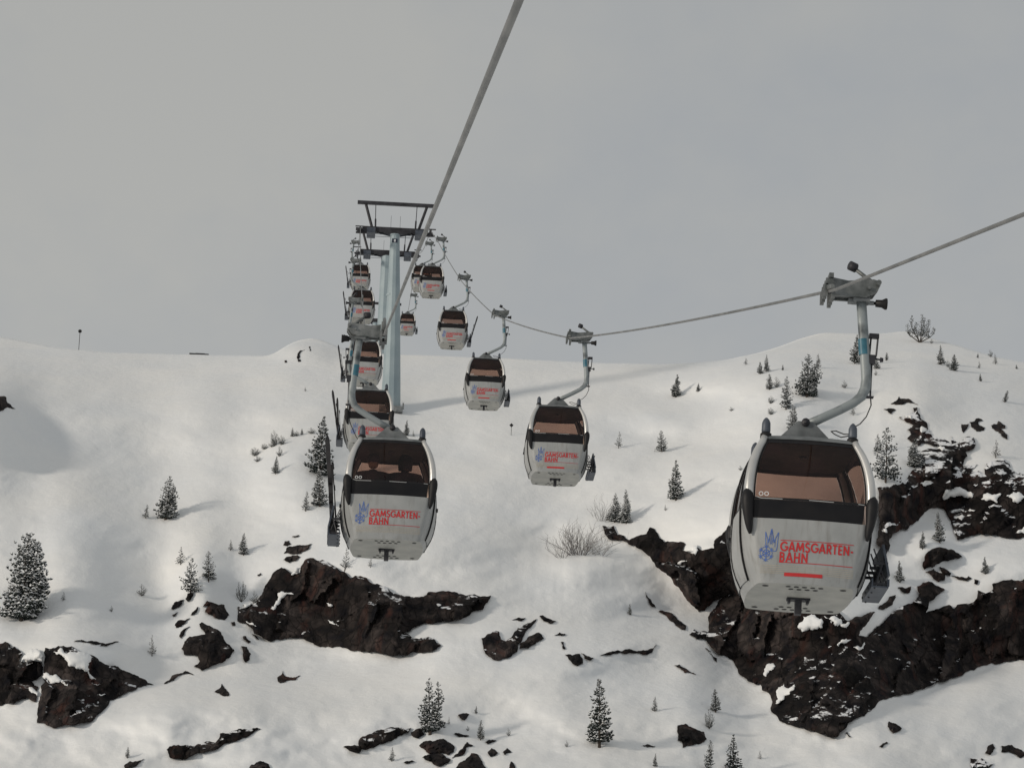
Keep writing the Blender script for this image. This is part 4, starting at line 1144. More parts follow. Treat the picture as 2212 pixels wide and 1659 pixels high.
        for k in range(6):
            a = R(60 * k + 30); u = (math.cos(a), math.sin(a))
            strip(t, (cx0, cz0), (cx0 + .10 * u[0], cz0 + .10 * u[1]), .010, end)
            for sg in (-1, 1):
                a2 = a + sg * R(45)
                m_ = (cx0 + .068 * u[0], cz0 + .068 * u[1])
                strip(t, m_, (m_[0] + .035 * math.cos(a2), m_[1] + .035 * math.sin(a2)), .008, end)
            h1 = (cx0 + .045 * math.cos(R(60 * k)), cz0 + .045 * math.sin(R(60 * k))); h2 = (cx0 + .045 * math.cos(R(60 * k + 60)), cz0 + .045 * math.sin(R(60 * k + 60)))
            strip(t, h1, h2, .008, end)
            h1 = (cx0 + .08 * math.cos(R(60 * k)), cz0 + .08 * math.sin(R(60 * k))); h2 = (cx0 + .08 * math.cos(R(60 * k + 60)), cz0 + .08 * math.sin(R(60 * k + 60)))
            strip(t, h1, h2, .006, end)
        crown = [(-.545, .44), (-.555, .60), (-.525, .515), (-.515, .47), (-.50, .55), (-.478, .64), (-.458, .55), (-.445, .47), (-.425, .53), (-.39, .60), (-.40, .42), (-.41, .375), (-.45, .37)]
        for p, q in zip(crown[:-1], crown[1:]): strip(t, p, q, .008, end)
        for p, q in (((-.478, .64), (-.478, .46)), ((-.50, .55), (-.49, .45)), ((-.458, .55), (-.468, .45)), ((-.525, .515), (-.52, .44)), ((-.425, .53), (-.43, .42))): strip(t, p, q, .006, end)
        t.build("emblem", M['blue'], root)
    # wider hull, deeper below the belt; hanger and grip set further out
    for o in root.children_recursive:
        nm = o.name.split('.')[0]
        hang = nm in ('hanger_arm', 'sticker', 'door_linkage', 'door_cable', 'grip_body', 'rope_jaw', 'closing_lever', 'lever_roller', 'mounting_collar', 'guide_horn')
        rack = nm in ('ski_rack', 'rack_bracket', 'rack_tray')
        for v in o.data.vertices:
            x, y, z = v.co
            if z < 1.0: z = 1.0 - (1.0 - z) * 1.05
            if hang:
                k = min(1.0, max(0.0, (z - 2.28) / .45)) if nm != 'door_cable' else min(1.0, max(0.0, (z - 2.1) / .5))
                x += .15 * k
                z = 2.28 + (z - 2.28) * 1.03 if z > 2.28 else z
            elif rack:
                x += -.02
            else:
                pass
            v.co = (x, y, z)
    return root

def make_skis(n_pairs=1):
    """upright pair of skis, origin at the tails"""
    root = empty("pair_of_skis")
    for s in (-1, 1):
        t = MB(); L_ = 1.72
        prof = [(0, .038, 0), (.05, .040, 0), (.5, .034, .004), (.86, .031, .008), (1.25, .034, .004), (1.55, .040, -.01), (1.66, .034, -.035), (1.72, .012, -.075)]
        for z, w, dx in prof:
            x = s * .018 + dx * s * -1
            t.v += [(x - .007, -w, z), (x + .007, -w, z), (x + .007, w, z), (x - .007, w, z)]
        for i in range(len(prof) - 1):
            for k in range(4):
                t.f.append((4 * i + k, 4 * i + (k + 1) % 4, 4 * i + 4 + (k + 1) % 4, 4 * i + 4 + k))
        t.f.append((3, 2, 1, 0)); e_ = 4 * (len(prof) - 1); t.f.append((e_, e_ + 1, e_ + 2, e_ + 3))
        so = t.build("ski", M['ski'], root)
        t = MB(); t.box((s * .06, 0, .62), (.07, .07, .14)); t.box((s * .055, 0, .92), (.06, .065, .09)); t.box((s * .075, 0, .60), (.05, .05, .06)); t.build("binding", M['black'], so)
    t = MB(); t.tube([(.06, .07, .05), (.075, .06, 1.22)], .009, 6); t.tube([(.06, .07, 1.12), (.085, .06, 1.24)], .018, 6); t.tube([(.06, .07, .1), (.06, .07, .12)], .035, 8)
    t.build("ski_pole", M['black'], root)
    for o in root.children_recursive:        # broad side towards the line of travel
        for v in o.data.vertices:
            v.co = (-v.co.y, v.co.x, v.co.z)
    return root

def face_Y(w):
    return w
cab0 = make_cabin()
ski0 = make_skis()
ski_used = [False]
def place_cabin(side, w, label, first=False, roll=0.0):
    d = FPX * 1.75 / w
    Y = d * 0.947 + 0.95
    for _ in range(4):                       # distance of the end wall along the view axis = d
        X = rope_x(Y, side); P = Vector((X, Y, rope_z(Y, side) - 3.0)); Y += (d - (P.dot(fw) - 0.9)) * 0.95
    c = cab0 if first else copy_tree(cab0)
    rz = 0.0 if side > 0 else math.pi
    c.rotation_euler = (0, R(roll), rz)
    off = Matrix.Rotation(rz, 3, 'Z') @ Matrix.Rotation(R(roll), 3, 'Y') @ Vector((.25, 0, 4.155))
    c.location = Vector((X, Y, rope_z(Y, side))) - off
    tag(c, label, "gondola", "gondola cabins on the lift")
    return c
def world_of(c, p):
    m = Matrix.Translation(c.location) @ c.rotation_euler.to_matrix().to_4x4()
    return m @ Vector(p)
def put_skis(c, y, label, lean=7.0, k=1.0, z=.14):
    s = ski0 if not ski_used[0] else copy_tree(ski0)
    ski_used[0] = True
    s.location = world_of(c, (1.02, y, z))
    rz = c.rotation_euler.z
    s.rotation_euler = (R(random.Random(int(y * 100)).uniform(-4, 4)), R(lean) * (1 if abs(rz) < 1 else -1), rz * 0)
    s.rotation_euler.z = rz
    s.rotation_euler.y = R(lean)
    s.scale = (k, k, k)
    tag(s, label, "skis", "skis carried upright in the cabin racks")
RC = [place_cabin(1, 295, "nearest and largest white gondola cabin, hanging at the right in front of the cliff", True, 1.0),
      place_cabin(1, 134, "white gondola cabin at the image centre, second largest on the right rope"),
      place_cabin(1, 87, "white gondola cabin third down the right rope, before the plain snow slope"),
      place_cabin(1, 65, "gondola cabin fourth on the right rope with one ski sticking up"),
      place_cabin(1, 53.5, "small gondola cabin fifth on the right rope, just right of the overhead rope"),
      place_cabin(1, 44, "small gondola cabin half hidden behind the fifth one and the overhead rope"),
      place_cabin(1, 36.5, "smallest gondola cabin, low against the tower mast right side")]
LC = [place_cabin(-1, 203, "large white gondola cabin at left centre carrying two passengers"),
      place_cabin(-1, 107, "white gondola cabin half hidden right behind the one with passengers"),
      place_cabin(-1, 77, "gondola cabin third on the left rope, left beside the tower mast"),
      place_cabin(-1, 56, "gondola cabin fourth on the left rope, below the topmost one"),
      place_cabin(-1, 43.5, "topmost gondola cabin on the left rope below the tower arm")]
put_skis(LC[0], .22, "long dark skis on the left side of the cabin with passengers", 6, 1.12)
put_skis(LC[0], -.20, "dark skis behind the long pair on the cabin with passengers", 4, .85)
put_skis(LC[1], .20, "thin dark skis on the second left cabin, the nearer pair", 10, 1.08)
put_skis(LC[1], -.18, "thin dark skis on the second left cabin, the farther pair", 5, .95)
put_skis(LC[2], .0, "dark skis leaning out from the third left cabin", 10, 1.0)
put_skis(LC[3], .10, "dark skis on the fourth left cabin, the lower left pair", 9, 1.05)
put_skis(LC[4], .10, "dark skis on the topmost left cabin", 9, 1.05)
put_skis(RC[3], .0, "single dark skis upright on the right side of the fourth right cabin", 14, 1.0)

# ------------------------------------------------------------------ passengers of the near left cabin
def make_person(name, label, c, x, y, lean, hat):
    root = empty(name, world_of(c, (x, y, .66)))
    root.scale = (1.35, 1.1, 1.10)
    root.rotation_euler = (0, 0, c.rotation_euler.z)
    # joints, seated, facing local -Y ; origin at the seat
    J = {'pel': (0, 0, .10), 'wai': (0, .01, .25), 'che': (0, .02 - lean, .43), 'nec': (0, .01 - lean * 1.2, .575), 'nk2': (0, -.005 - lean * 1.3, .63),
         'hipL': (.10, -.03, .09), 'kneL': (.13, -.44, .11), 'ankL': (.12, -.46, -.30), 'toeL': (.13, -.62, -.37),
         'hipR': (-.10, -.03, .09), 'kneR': (-.13, -.44, .11), 'ankR': (-.12, -.46, -.30), 'toeR': (-.13, -.62, -.37),
         'shL': (.19, .02 - lean, .50), 'elL': (.26, -.06 - lean, .24), 'wrL': (.13, -.28, .19),
         'shR': (-.19, .02 - lean, .50), 'elR': (-.26, -.06 - lean, .24), 'wrR': (-.13, -.28, .19)}
    rad = {'pel': (.17, .13), 'wai': (.16, .125), 'che': (.19, .14), 'nec': (.085, .085), 'nk2': (.06, .06), 'hip': (.10, .10), 'kne': (.07, .07), 'ank': (.052, .052), 'toe': (.045, .035),
           'sh': (.09, .09), 'el': (.062, .062), 'wr': (.045, .045)}
    names = list(J)
    ed = [('pel', 'wai'), ('wai', 'che'), ('che', 'nec'), ('nec', 'nk2'), ('pel', 'hipL'), ('hipL', 'kneL'), ('kneL', 'ankL'), ('ankL', 'toeL'), ('pel', 'hipR'), ('hipR', 'kneR'), ('kneR', 'ankR'), ('ankR', 'toeR'),
          ('che', 'shL'), ('shL', 'elL'), ('elL', 'wrL'), ('che', 'shR'), ('shR', 'elR'), ('elR', 'wrR')]
    m_ = bpy.data.meshes.new("body_cage")
    m_.from_pydata([J[k] for k in names], [(names.index(a), names.index(b)) for a, b in ed], [])
    o = bpy.data.objects.new("body_cage", m_); COL.objects.link(o)
    sk = o.modifiers.new("skin", 'SKIN'); sb = o.modifiers.new("sub", 'SUBSURF'); sb.levels = 2; sb.render_levels = 2
    for i, k in enumerate(names):
        key = k if k in rad else k[:-1]
        m_.skin_vertices[0].data[i].radius = rad[key]
        m_.skin_vertices[0].data[i].use_root = (k == 'pel')
    dg = bpy.context.evaluated_depsgraph_get()
    me = bpy.data.meshes.new_from_object(o.evaluated_get(dg))
    bpy.data.objects.remove(o)
    me.name = "body"; me.materials.clear(); me.materials.append(M['cloth'])
    me.polygons.foreach_set("use_smooth", [True] * len(me.polygons))
    mobj("body", me, root)
    # head: shaped from rings, face towards -Y
    hx, hy, hz = 0, -.015 - lean * 1.35, .66
    prof = [(0, .045, .05, .0), (.03, .062, .075, -.012), (.06, .070, .088, -.012), (.10, .076, .095, -.004), (.14, .079, .099, .0), (.18, .076, .095, .004), (.215, .058, .072, .006), (.235, .028, .034, .006)]
    t = MB()
    for z, rx, ry, dy in prof:
        for k in range(16):
            a = 2 * math.pi * k / 16
            x, y_ = rx * math.cos(a), ry * math.sin(a)
            nose = .022 * math.exp(-((a - 1.5 * math.pi) / .25) ** 2) * math.exp(-((z - .095) / .022) ** 2)
            eye = -.008 * (math.exp(-((a - 1.39 * math.pi) / .18) ** 2) + math.exp(-((a - 1.61 * math.pi) / .18) ** 2)) * math.exp(-((z - .12) / .018) ** 2)
            t.v.append((hx + x, hy + y_ + dy - nose - eye, hz + z))
    for i in range(len(prof) - 1):
        for k in range(16):
            t.f.append((16 * i + k, 16 * i + (k + 1) % 16, 16 * i + 16 + (k + 1) % 16, 16 * i + 16 + k))
    t.f.append(tuple(range(16 * 7, 16 * 8))); t.f.append(tuple(reversed(range(16))))
    hd = t.build("head", M['skin'], root, True)
    # hands with a palm, four fingers and a thumb, resting on the thighs
    for s, w in ((1, J['wrL']), (-1, J['wrR'])):
        t = MB(); w = Vector(w)
        t.tube([w, w + Vector((0, -.05, -.02)), w + Vector((0, -.10, -.035))], [.034, .042, .038], 8, True, .6)
        for k, ln in enumerate((.062, .072, .068, .052)):
            b_ = w + Vector(((k - 1.5) * .019, -.10, -.035))
            t.tube([b_, b_ + Vector((0, -ln * .5, -.006)), b_ + Vector((0, -ln * .85, -.028))], [.0095, .009, .007], 6)
        b_ = w + Vector((-s * .03, -.04, -.02)); t.tube([b_, b_ + Vector((-s * .025, -.035, -.008)), b_ + Vector((-s * .028, -.06, -.018))], [.011, .010, .008], 6)
        t.build("hand", M['cloth'], root, True)
    # hat or hood down to the ears and the collar
    t = MB()
    rings_ = [(.085, .086, .104, .012), (.14, .090, .110, .006), (.19, .088, .106, .006), (.23, .068, .082, .006), (.255, .036, .042, .006)] if hat else [(-.02, .095, .10, .03), (.05, .10, .115, .03), (.12, .102, .122, .022), (.19, .095, .115, .012), (.24, .07, .085, .008), (.265, .03, .035, .008)]
    for z, rx, ry, dy in rings_:
        for k in range(16):
            a = 2 * math.pi * k / 16
            cut = .05 * max(0, -math.sin(a)) ** 2 if z < .15 else 0
            t.v.append((hx + rx * math.cos(a), hy + (ry - cut) * math.sin(a) + dy, hz + z))
    for i in range(len(rings_) - 1):
        for k in range(16):
            t.f.append((16 * i + k, 16 * i + (k + 1) % 16, 16 * i + 16 + (k + 1) % 16, 16 * i + 16 + k))
    t.f.append(tuple(range(16 * (len(rings_) - 1), 16 * len(rings_))))
    t.build("hat" if hat else "hood", M['cloth'], root, True)
    tag(root, label, "person", "passengers in the near left cabin")
# in the cabin's own frame the bench towards the camera is at +y on the left rope
make_person("person", "dark clothed passenger in a hat, left one behind the cabin window", LC[0], .33, .52, .02, True)
make_person("person", "dark clothed passenger with broad hooded shoulders, right one behind the cabin window", LC[0], -.27, .54, .05, False)

# ------------------------------------------------------------------ lift towers
def make_tower(Y, Zr, base_pt, label, number, bottom_w, top_r=.39):
    xc = (XL_ + XR_) / 2
    root = empty("lift_tower", base_pt)
    B = Vector(base_pt)
    def loc(p): return Vector(p) - B
    zt = Zr - 0.75
    mb = MB()
    n = 12
    zb = B.z - 1.5
    for k in range(2):
        pass
    H_ = zt - zb
    segs = [0, .25, .5, .75, 1.0]
    for s in segs:
        r0 = bottom_w / 2 + (top_r - bottom_w / 2) * s
        cxx = B.x + (xc - B.x) * max(0, (s * H_ - 1.5) / (H_ - 1.5))
        for k in range(n):
            a = 2 * math.pi * (k + .5) / n
            mb.v.append(tuple(loc((cxx + r0 * math.cos(a), Y + r0 * math.sin(a), zb + H_ * s))))
    for i in range(len(segs) - 1):
        for k in range(n):
            mb.f.append((i * n + k, i * n + (k + 1) % n, (i + 1) * n + (k + 1) % n, (i + 1) * n + k))
    mb.f.append(tuple(range(4 * n, 5 * n)))
    mast = mb.build("mast", M['mast'], root)
    t = MB(); t.tube([loc((xc, Y, zt)), loc((xc, Y, zt + .10))], .44, 12); t.tube([loc((xc, Y, zt - 5.2)), loc((xc, Y, zt - 5.05))], .50, 12); t.build("flange", M['mast'], mast)
    t = MB()      # ladder on the side of the mast
    lx = xc - .62
    for dx in (-.2, .2):
        t.tube([loc((xc + dx, Y + .62, zt)), loc((B.x + dx, Y + .62 + (bottom_w / 2 - .37), B.z))], .025, 6)
    for k in range(int((zt - B.z) / .45)):
        f_ = k * .45 / (zt - B.z); px_ = xc + (B.x - xc) * f_
        t.tube([loc((px_ - .2, Y + .62 + (bottom_w / 2 - .37) * f_, zt - k * .45)), loc((px_ + .2, Y + .62 + (bottom_w / 2 - .37) * f_, zt - k * .45))], .014, 5)
    t.build("ladder", M['darksteel'], mast)
    # cross arm, deep in the middle
    t = MB()
    for y in (-.2, .2):
        t.add([loc(p) for p in [(xc - 2.7, Y + y - .015, Zr - .10), (xc + 2.7, Y + y - .015, Zr - .10), (xc + 2.7, Y + y - .015, Zr - .50), (xc + 1.45, Y + y - .015, Zr - .50), (xc + .35, Y + y - .015, zt), (xc - .35, Y + y - .015, zt), (xc - 1.45, Y + y - .015, Zr - .50), (xc - 2.7, Y + y - .015, Zr - .50),
                                 (xc - 2.7, Y + y + .015, Zr - .10), (xc + 2.7, Y + y + .015, Zr - .10), (xc + 2.7, Y + y + .015, Zr - .50), (xc + 1.45, Y + y + .015, Zr - .50), (xc + .35, Y + y + .015, zt), (xc - .35, Y + y + .015, zt), (xc - 1.45, Y + y + .015, Zr - .50), (xc - 2.7, Y + y + .015, Zr - .50)]],
              [(7, 6, 3, 2, 1, 0), (6, 5, 4, 3), (8, 9, 10, 11, 14, 15), (11, 12, 13, 14)] + [(i, (i + 1) % 8, 8 + (i + 1) % 8, 8 + i) for i in range(8)])
    t.box(loc((xc, Y, Zr - .10)), (5.4, .46, .04)); t.box(loc((xc, Y, Zr - .485)), (2.6, .02, .02)); t.box(loc((xc - 2.1, Y, Zr - .50)), (1.25, .46, .03)); t.box(loc((xc + 2.1, Y, Zr - .50)), (1.25, .46, .03))
    ca = t.build("cross_arm", M['darksteel'], root)
    # lifting frame above
    t = MB()
    t.box(loc((xc, Y, Zr + 2.02)), (6.4, .24, .27))
    lf = t.build("lifting_beam", M['darksteel'], root)
    for s in (-1, 1):
        t = MB(); p, q = Vector((xc + s * 1.92, Y, Zr - .1)), Vector((xc + s * 2.52, Y, Zr + 1.93)); t.tube([loc(p), loc(q)], .115, 4); t.build("frame_strut", M['darksteel'], lf)
        t = MB(); t.tube([loc((xc + s * 1.63, Y - .3, Zr - .55)), loc((xc + s * 1.66, Y - .3, Zr + .55))], .075, 5); t.tube([loc((xc + s * 1.66, Y - .3, Zr + .4)), loc((xc + s * 1.70, Y - .2, Zr + 1.95))], .034, 5); t.build("hoist_rod", M['darksteel'], lf)
        t = MB(); t.tube([loc((xc + s * .38, Y, Zr - .1)), loc((xc + s * .38, Y, Zr + 1.0))], .012, 4); t.build("antenna", M['darksteel'], ca)
    # catwalks under the arm
    for s in (-1, 1):
        t = MB(); t.box(loc((xc + s * 1.98, Y - .1, Zr - .78)), (.70, 1.6, .05))
        for dy in (-.85, .65):
            t.box(loc((xc + s * 1.98, Y + dy, Zr - .60)), (.70, .03, .42))
        for zz in (-.75, -.95):
            t.tube([loc((xc + s * .4, Y - .3, Zr + zz)), loc((xc + s * 2.3, Y - .3, Zr + zz))], .022, 5)
        for zz in (-.62, -.40):
            t.tube([loc((xc + s * 1.0, Y - .34, Zr - .66)), loc((xc + s * 1.7, Y - .34, Zr - .66))], .05, 5)
        t.build("catwalk", M['slate'], root)
    # sheave trains
    for X in (XL_, XR_):
        so = -1 if X < xc else 1
        t = MB(); st = None
        ln = 2.6
        globals()['SIDE'] = so
        sl = (rope_z(Y + 1.5) - rope_z(Y - 1.5)) / 3.0
        for k in range(8):
            yy = Y - ln + 2 * ln * k / 7
            zc = rope_z(yy) - .03 - .20
            t = MB()
            t.tube([loc((X - .06, yy, zc)), loc((X - .045, yy, zc)), loc((X - .044, yy, zc)), loc((X + .044, yy, zc)), loc((X + .045, yy, zc)), loc((X + .06, yy, zc))], [.235, .235, .20, .20, .235, .235], 12)
            st = t.build("sheave", M['darksteel'], root)
        t = MB()
        for k in range(4):
            yy = Y - ln + 2 * ln * (2 * k + .5) / 7
            t.box(loc((X + so * .12, yy, rope_z(yy) - .30)), (.04, 1.0, .16), Matrix.Rotation(math.atan(sl), 3, 'X'))
        t.box(loc((X - so * .25, Y, Zr - .45)), (.55, .25, .22)); t.box(loc((X + so * .18, Y, rope_z(Y) - .45)), (.06, 3.2, .14), Matrix.Rotation(math.atan(sl), 3, 'X'))
        t.box(loc((X + so * .05, Y - ln, Zr - .1 - sl * ln)), (.7, .08, .08)); t.box(loc((X - so * .1, Y - ln * .6, Zr - .62 - sl * ln * .6)), (.9, .12, .14)); t.box(loc((X - so * .2, Y + ln * .6, Zr - .02)), (.9, .16, .2))
        t.build("sheave_beam", M['darksteel'], root)
    # number plate
    t = MB(); t.box(loc((xc, Y - .40, zt - .52)), (.46, .02, .34)); pl = t.build("number_plate", M['plate'], root)
    me = text_mesh(number, .30, .012, None, "digit")
    co = np.array([v.co[:] for v in me.vertices]); mn, mx = co.min(0), co.max(0)
    t = MB(); o_ = loc((xc, Y - .415, zt - .52))
    t.add([(o_.x + (p[0] - (mn[0] + mx[0]) / 2), o_.y, o_.z + (p[1] - (mn[1] + mx[1]) / 2)) for p in co], [tuple(f.vertices) for f in me.polygons])
    t.build("digit", M['platewhite'], pl)
    if bottom_w > 1.3:
        t = MB(); t.box(loc((B.x, Y - .2, B.z - .25)), (1.9, 1.8, .5)); t.box(loc((B.x + bottom_w / 2 + .12, Y - .4, B.z + .2)), (.12, .12, .5)); t.build("footing", M['galv'], root)
    tag(root, label, "lift tower", "lift towers along the line")
xc_ = (XL_ + XR_) / 2
b1_ = at(844, 884, T1Y)
make_tower(T1Y, T1Z, (b1_.x, T1Y, b1_.z), "nearest tall pale blue lift tower with plate 8 and dark cross arm", "8", 1.75)
make_tower(T2Y, T2Z, (xc_, T2Y, T2Z - 17), "second lift tower with plate 9 close behind the nearest one", "9", 1.5, .60)
make_tower(T3Y, T3Z, (xc_, T3Y, T3Z - 16), "farthest lift tower, its arm showing low behind the nearest mast", "10", 1.3)
# ------------------------------------------------------------------ vegetation
def clump(vs_, fs, c, axis, size, rng, n=5):
    """a tuft of needle blades around an axis"""
    c = Vector(c); axis = axis.normalized()
    for _ in range(n):
        d = (axis + Vector((rng.uniform(-1, 1), rng.uniform(-1, 1), rng.uniform(-.5, .9))) * .75).normalized()
        s = d.cross(Vector((rng.uniform(-1, 1), rng.uniform(-1, 1), rng.uniform(-1, 1))))
        if s.length < 1e-3: continue
        s.normalize(); L_ = size * rng.uniform(.7, 1.25); w = size * rng.uniform(.14, .24)
        b = len(vs_)
        vs_ += [tuple(c), tuple(c + d * L_ * .5 + s * w), tuple(c + d * L_), tuple(c + d * L_ * .5 - s * w)]
        fs.append((b, b + 1, b + 2, b + 3))
def snow_dab(vs_, fs, c, size, rng):
    """a small pillow of snow lying on a tuft"""
    c = Vector(c); b = len(vs_); n = 5; a0 = rng.uniform(0, 6)
    r = size * rng.uniform(.6, 1.15)
    for k in range(n):
        a = a0 + 2 * math.pi * k / n; q = r * rng.uniform(.75, 1.2)
        vs_.append((c.x + q * math.cos(a), c.y + q * math.sin(a), c.z - r * rng.uniform(.15, .5)))
    vs_.append((c.x, c.y, c.z + r * .45))
    for k in range(n): fs.append((b + k, b + (k + 1) % n, b + n))
def make_pine(name, seed, width, snow, dens=1.0, tops=1, skirt=.04, droop=.15, power=.85, stems=None):
    """unit-height pine: trunk, crown, snow lying in the crown"""
    rng = random.Random(seed)
    root = empty(name)
    tv, cv, cf, sv, sf = MB(), [], [], [], []
    leaders = [(0, 0, 1.0)] + [(rng.uniform(-.25, .25) * width * 2, rng.uniform(-.2, .2) * width * 2, rng.uniform(.78, .95)) for _ in range(tops - 1)]
    if stems: leaders = stems
    side0 = rng.uniform(0, 6)
    for lx, ly, lh in leaders:
        wob = [(lx * min(1, z * 2) + .012 * rng.uniform(-1, 1), ly * min(1, z * 2) + .012 * rng.uniform(-1, 1), z * lh) for z in (-.08, .12, .35, .6, .82, 1.0)]
        tv.tube(wob, [.026, .022, .016, .011, .006, .002], 6)
        def tr(z):
            zs = [p[2] for p in wob]
            return float(np.interp(z, zs, [p[0] for p in wob])), float(np.interp(z, zs, [p[1] for p in wob]))
        nl = int(24 * dens * lh) + 6
        for i in range(nl):
            z = lh * (skirt + (1 - skirt) * (i + rng.random()) / nl)
            f = z / lh
            rmax = width * (max(0.02, (1 - f)) ** power) * (0.55 + .45 * min(1, f * 7 + .35)) * (0.8 if lx or ly else 1)
            nb = max(3, int((7.5 * (1 - f) + 3.5) * dens))
            for _ in range(nb):
                a = rng.uniform(0, 2 * math.pi); L_ = rmax * rng.uniform(.5, 1.15) * (1 + .28 * math.sin(a + side0) * math.sin(z * 9 + side0))
                x0, y0 = tr(z); dirv = Vector((math.cos(a), math.sin(a), 0))
                rise = rng.uniform(.05, .35) + .5 * f - droop * (1 - f)
                m = max(2, int(L_ / .035 * .8))
                for j in range(m):
                    t = (j + 1) / m
                    if t < .3 and rng.random() < .6: continue
                    p = Vector((x0, y0, z)) + dirv * L_ * t + Vector((0, 0, L_ * (rise * t * t - droop * .5 * t)))
                    p += Vector((rng.uniform(-1, 1), rng.uniform(-1, 1), rng.uniform(-.6, .6))) * .012
                    ax = dirv * .8 + Vector((0, 0, .55 + .5 * f))
                    sz = .050 * (1.12 - .45 * f) * (1.0 if L_ > .05 else .8)
                    clump(cv, cf, p, ax, sz, rng, 5)
                    if rng.random() < snow:
                        snow_dab(sv, sf, p + ax.normalized() * sz * .45 + Vector((0, 0, sz * .25)), sz * .62, rng)
        clump(cv, cf, (lx, ly, lh * .985), Vector((0, 0, 1)), .04, rng, 5)
    tv.build("trunk", M['bark'], root, True)
    me = bpy.data.meshes.new("crown"); me.from_pydata(cv, [], cf); me.materials.append(M['needle']); me.update()
    co = mobj("crown", me, root)
    if sf:
        me = bpy.data.meshes.new("snow_load"); me.from_pydata(sv, [], sf); me.materials.append(M['snow']); me.update()
        tag(mobj("snow_load", me, co), kind="stuff")
    return root
def make_twigs(name, seed, n, spread, levels=3):
    """leafless shrub of unit height"""
    rng = random.Random(seed); root = empty(name); t = MB()
    def grow(p, d, L_, r_, lev):
        pts = [p]; q = p
        for k in range(3):
            d = (d + Vector((rng.uniform(-1, 1), rng.uniform(-1, 1), rng.uniform(-.4, .7))) * .22).normalized()
            q = q + d * L_ / 3; pts.append(q)
            if lev > 0 and rng.random() < .9:
                dd = (d + Vector((rng.uniform(-1, 1), rng.uniform(-1, 1), rng.uniform(-.3, .6))) * .8).normalized()
                grow(q, dd, L_ * rng.uniform(.4, .7), r_ * .6, lev - 1)
        t.tube(pts, [r_, r_ * .8, r_ * .6, r_ * .35], 3, False)
    for _ in range(n):
        a = rng.uniform(0, 2 * math.pi); s = rng.uniform(.1, spread)
        grow(Vector((s * .35 * math.cos(a), s * .35 * math.sin(a), -.05)), Vector((math.cos(a) * s, math.sin(a) * s, rng.uniform(.5, 1))).normalized(), rng.uniform(.5, .95), .012, levels - 1)
    t.build("branch", M['twig'], root)
    return root

PROTO = {
 'big': make_pine("snowy_pine", 1, .27, 1.0, 1.25, 2, .02, .10, .55),
 'dense': make_pine("pine_tree", 2, .25, .60, 1.15, 1, .02, .12, .8),
 'dark': make_pine("pine_tree", 3, .24, .30, 1.1, 1, .03, .12, .8),
 'slim': make_pine("pine_tree", 4, .185, .65, 1.15, 1, .03, .05, .8),
 'mid': make_pine("pine_tree", 5, .26, .75, .9, 1, .05, .12, .75),
 'open': make_pine("pine_tree", 6, .23, .4, .75, 1, .06, .05, .8),
 'faint': make_pine("snowy_pine", 7, .28, 1.0, .5, 1, .08, .05, .8),
 'double': make_pine("double_pine", 8, .20, .75, .85, 1, .03, .02, .7, [(0, 0, 1.0), (.17, .03, .93), (-.10, .04, .55)]),
 'bush': make_pine("pine_bush", 9, .26, .45, .55, 1, .25, -.12, .45, [(.05, 0, 1.0), (.40, .05, .84), (-.48, -.03, .92), (.2, .12, .9), (-.2, .1, .72), (.66, 0, .55), (-.66, .05, .6)]),
 'shrub': make_pine("dwarf_pine", 10, .42, .30, .55, 1, .05, -.1, .45, [(0, 0, 1.0), (.3, .1, .75), (-.28, -.05, .8)]),
 'shrub2': make_pine("dwarf_pine", 11, .40, .6, .5, 1, .05, -.1, .5, [(0, 0, 1.0), (.35, .0, .6)]),
 'twig': make_twigs("bare_shrub", 12, 48, 1.0, 3),
 'twig2': make_twigs("bare_shrub", 13, 14, .8, 3),
}
PROTO.update({
 'dense_b': make_pine("pine_tree", 22, .27, .7, 1.0, 2, .02, .18, .7),
 'dark_b': make_pine("pine_tree", 23, .22, .35, .95, 1, .05, .2, .95),
 'slim_b': make_pine("pine_tree", 24, .17, .6, 1.0, 1, .06, .1, .6),
 'mid_b': make_pine("pine_tree", 25, .23, .8, .8, 2, .03, .16, .9),
 'mid_c': make_pine("pine_tree", 26, .29, .7, .85, 1, .06, .2, .65),
 'open_b': make_pine("pine_tree", 27, .20, .5, .65, 2, .05, .0, .6),
 'open_c': make_pine("pine_tree", 28, .26, .55, .6, 1, .10, .15, 1.0),
})
ALT = {'dense': ['dense', 'dense_b'], 'dark': ['dark', 'dark_b'], 'slim': ['slim', 'slim_b'], 'mid': ['mid', 'mid_b', 'mid_c'], 'open': ['open', 'open_b', 'open_c']}
first_use = set()
def plant(kind, x, y, h, label, group, sx=1.0, lean=0.0):
    if kind in ALT: kind = ALT[kind][int(x * 3 + y * 5) % len(ALT[kind])]
    src = PROTO[kind]
    o = src if kind not in first_use else copy_tree(src)
    first_use.add(kind)
    P_ = ground(x, y)
    H_ = h * P_.dot(fw) / FPX * 1.04
    o.location = P_
    k = random.Random(int(x * 7 + y * 13))
    sx *= k.uniform(.86, 1.16)
    o.scale = (H_ * sx, H_ * sx * k.uniform(.9, 1.1), H_)
    o.rotation_euler = (R(k.uniform(-2, 2)), R(lean + k.uniform(-4.5, 4.5)), k.uniform(0, 6.28) if kind not in ('double', 'bush', 'shrub', 'shrub2') else k.uniform(-.4, .4))
    tag(o, label, "shrub" if kind in ('twig', 'twig2', 'shrub', 'shrub2', 'bush') else "pine tree", group)
GT, GS_, GB = "pines scattered on the snow slope", "dwarf pines poking through the snow", "leafless shrubs in the snow"
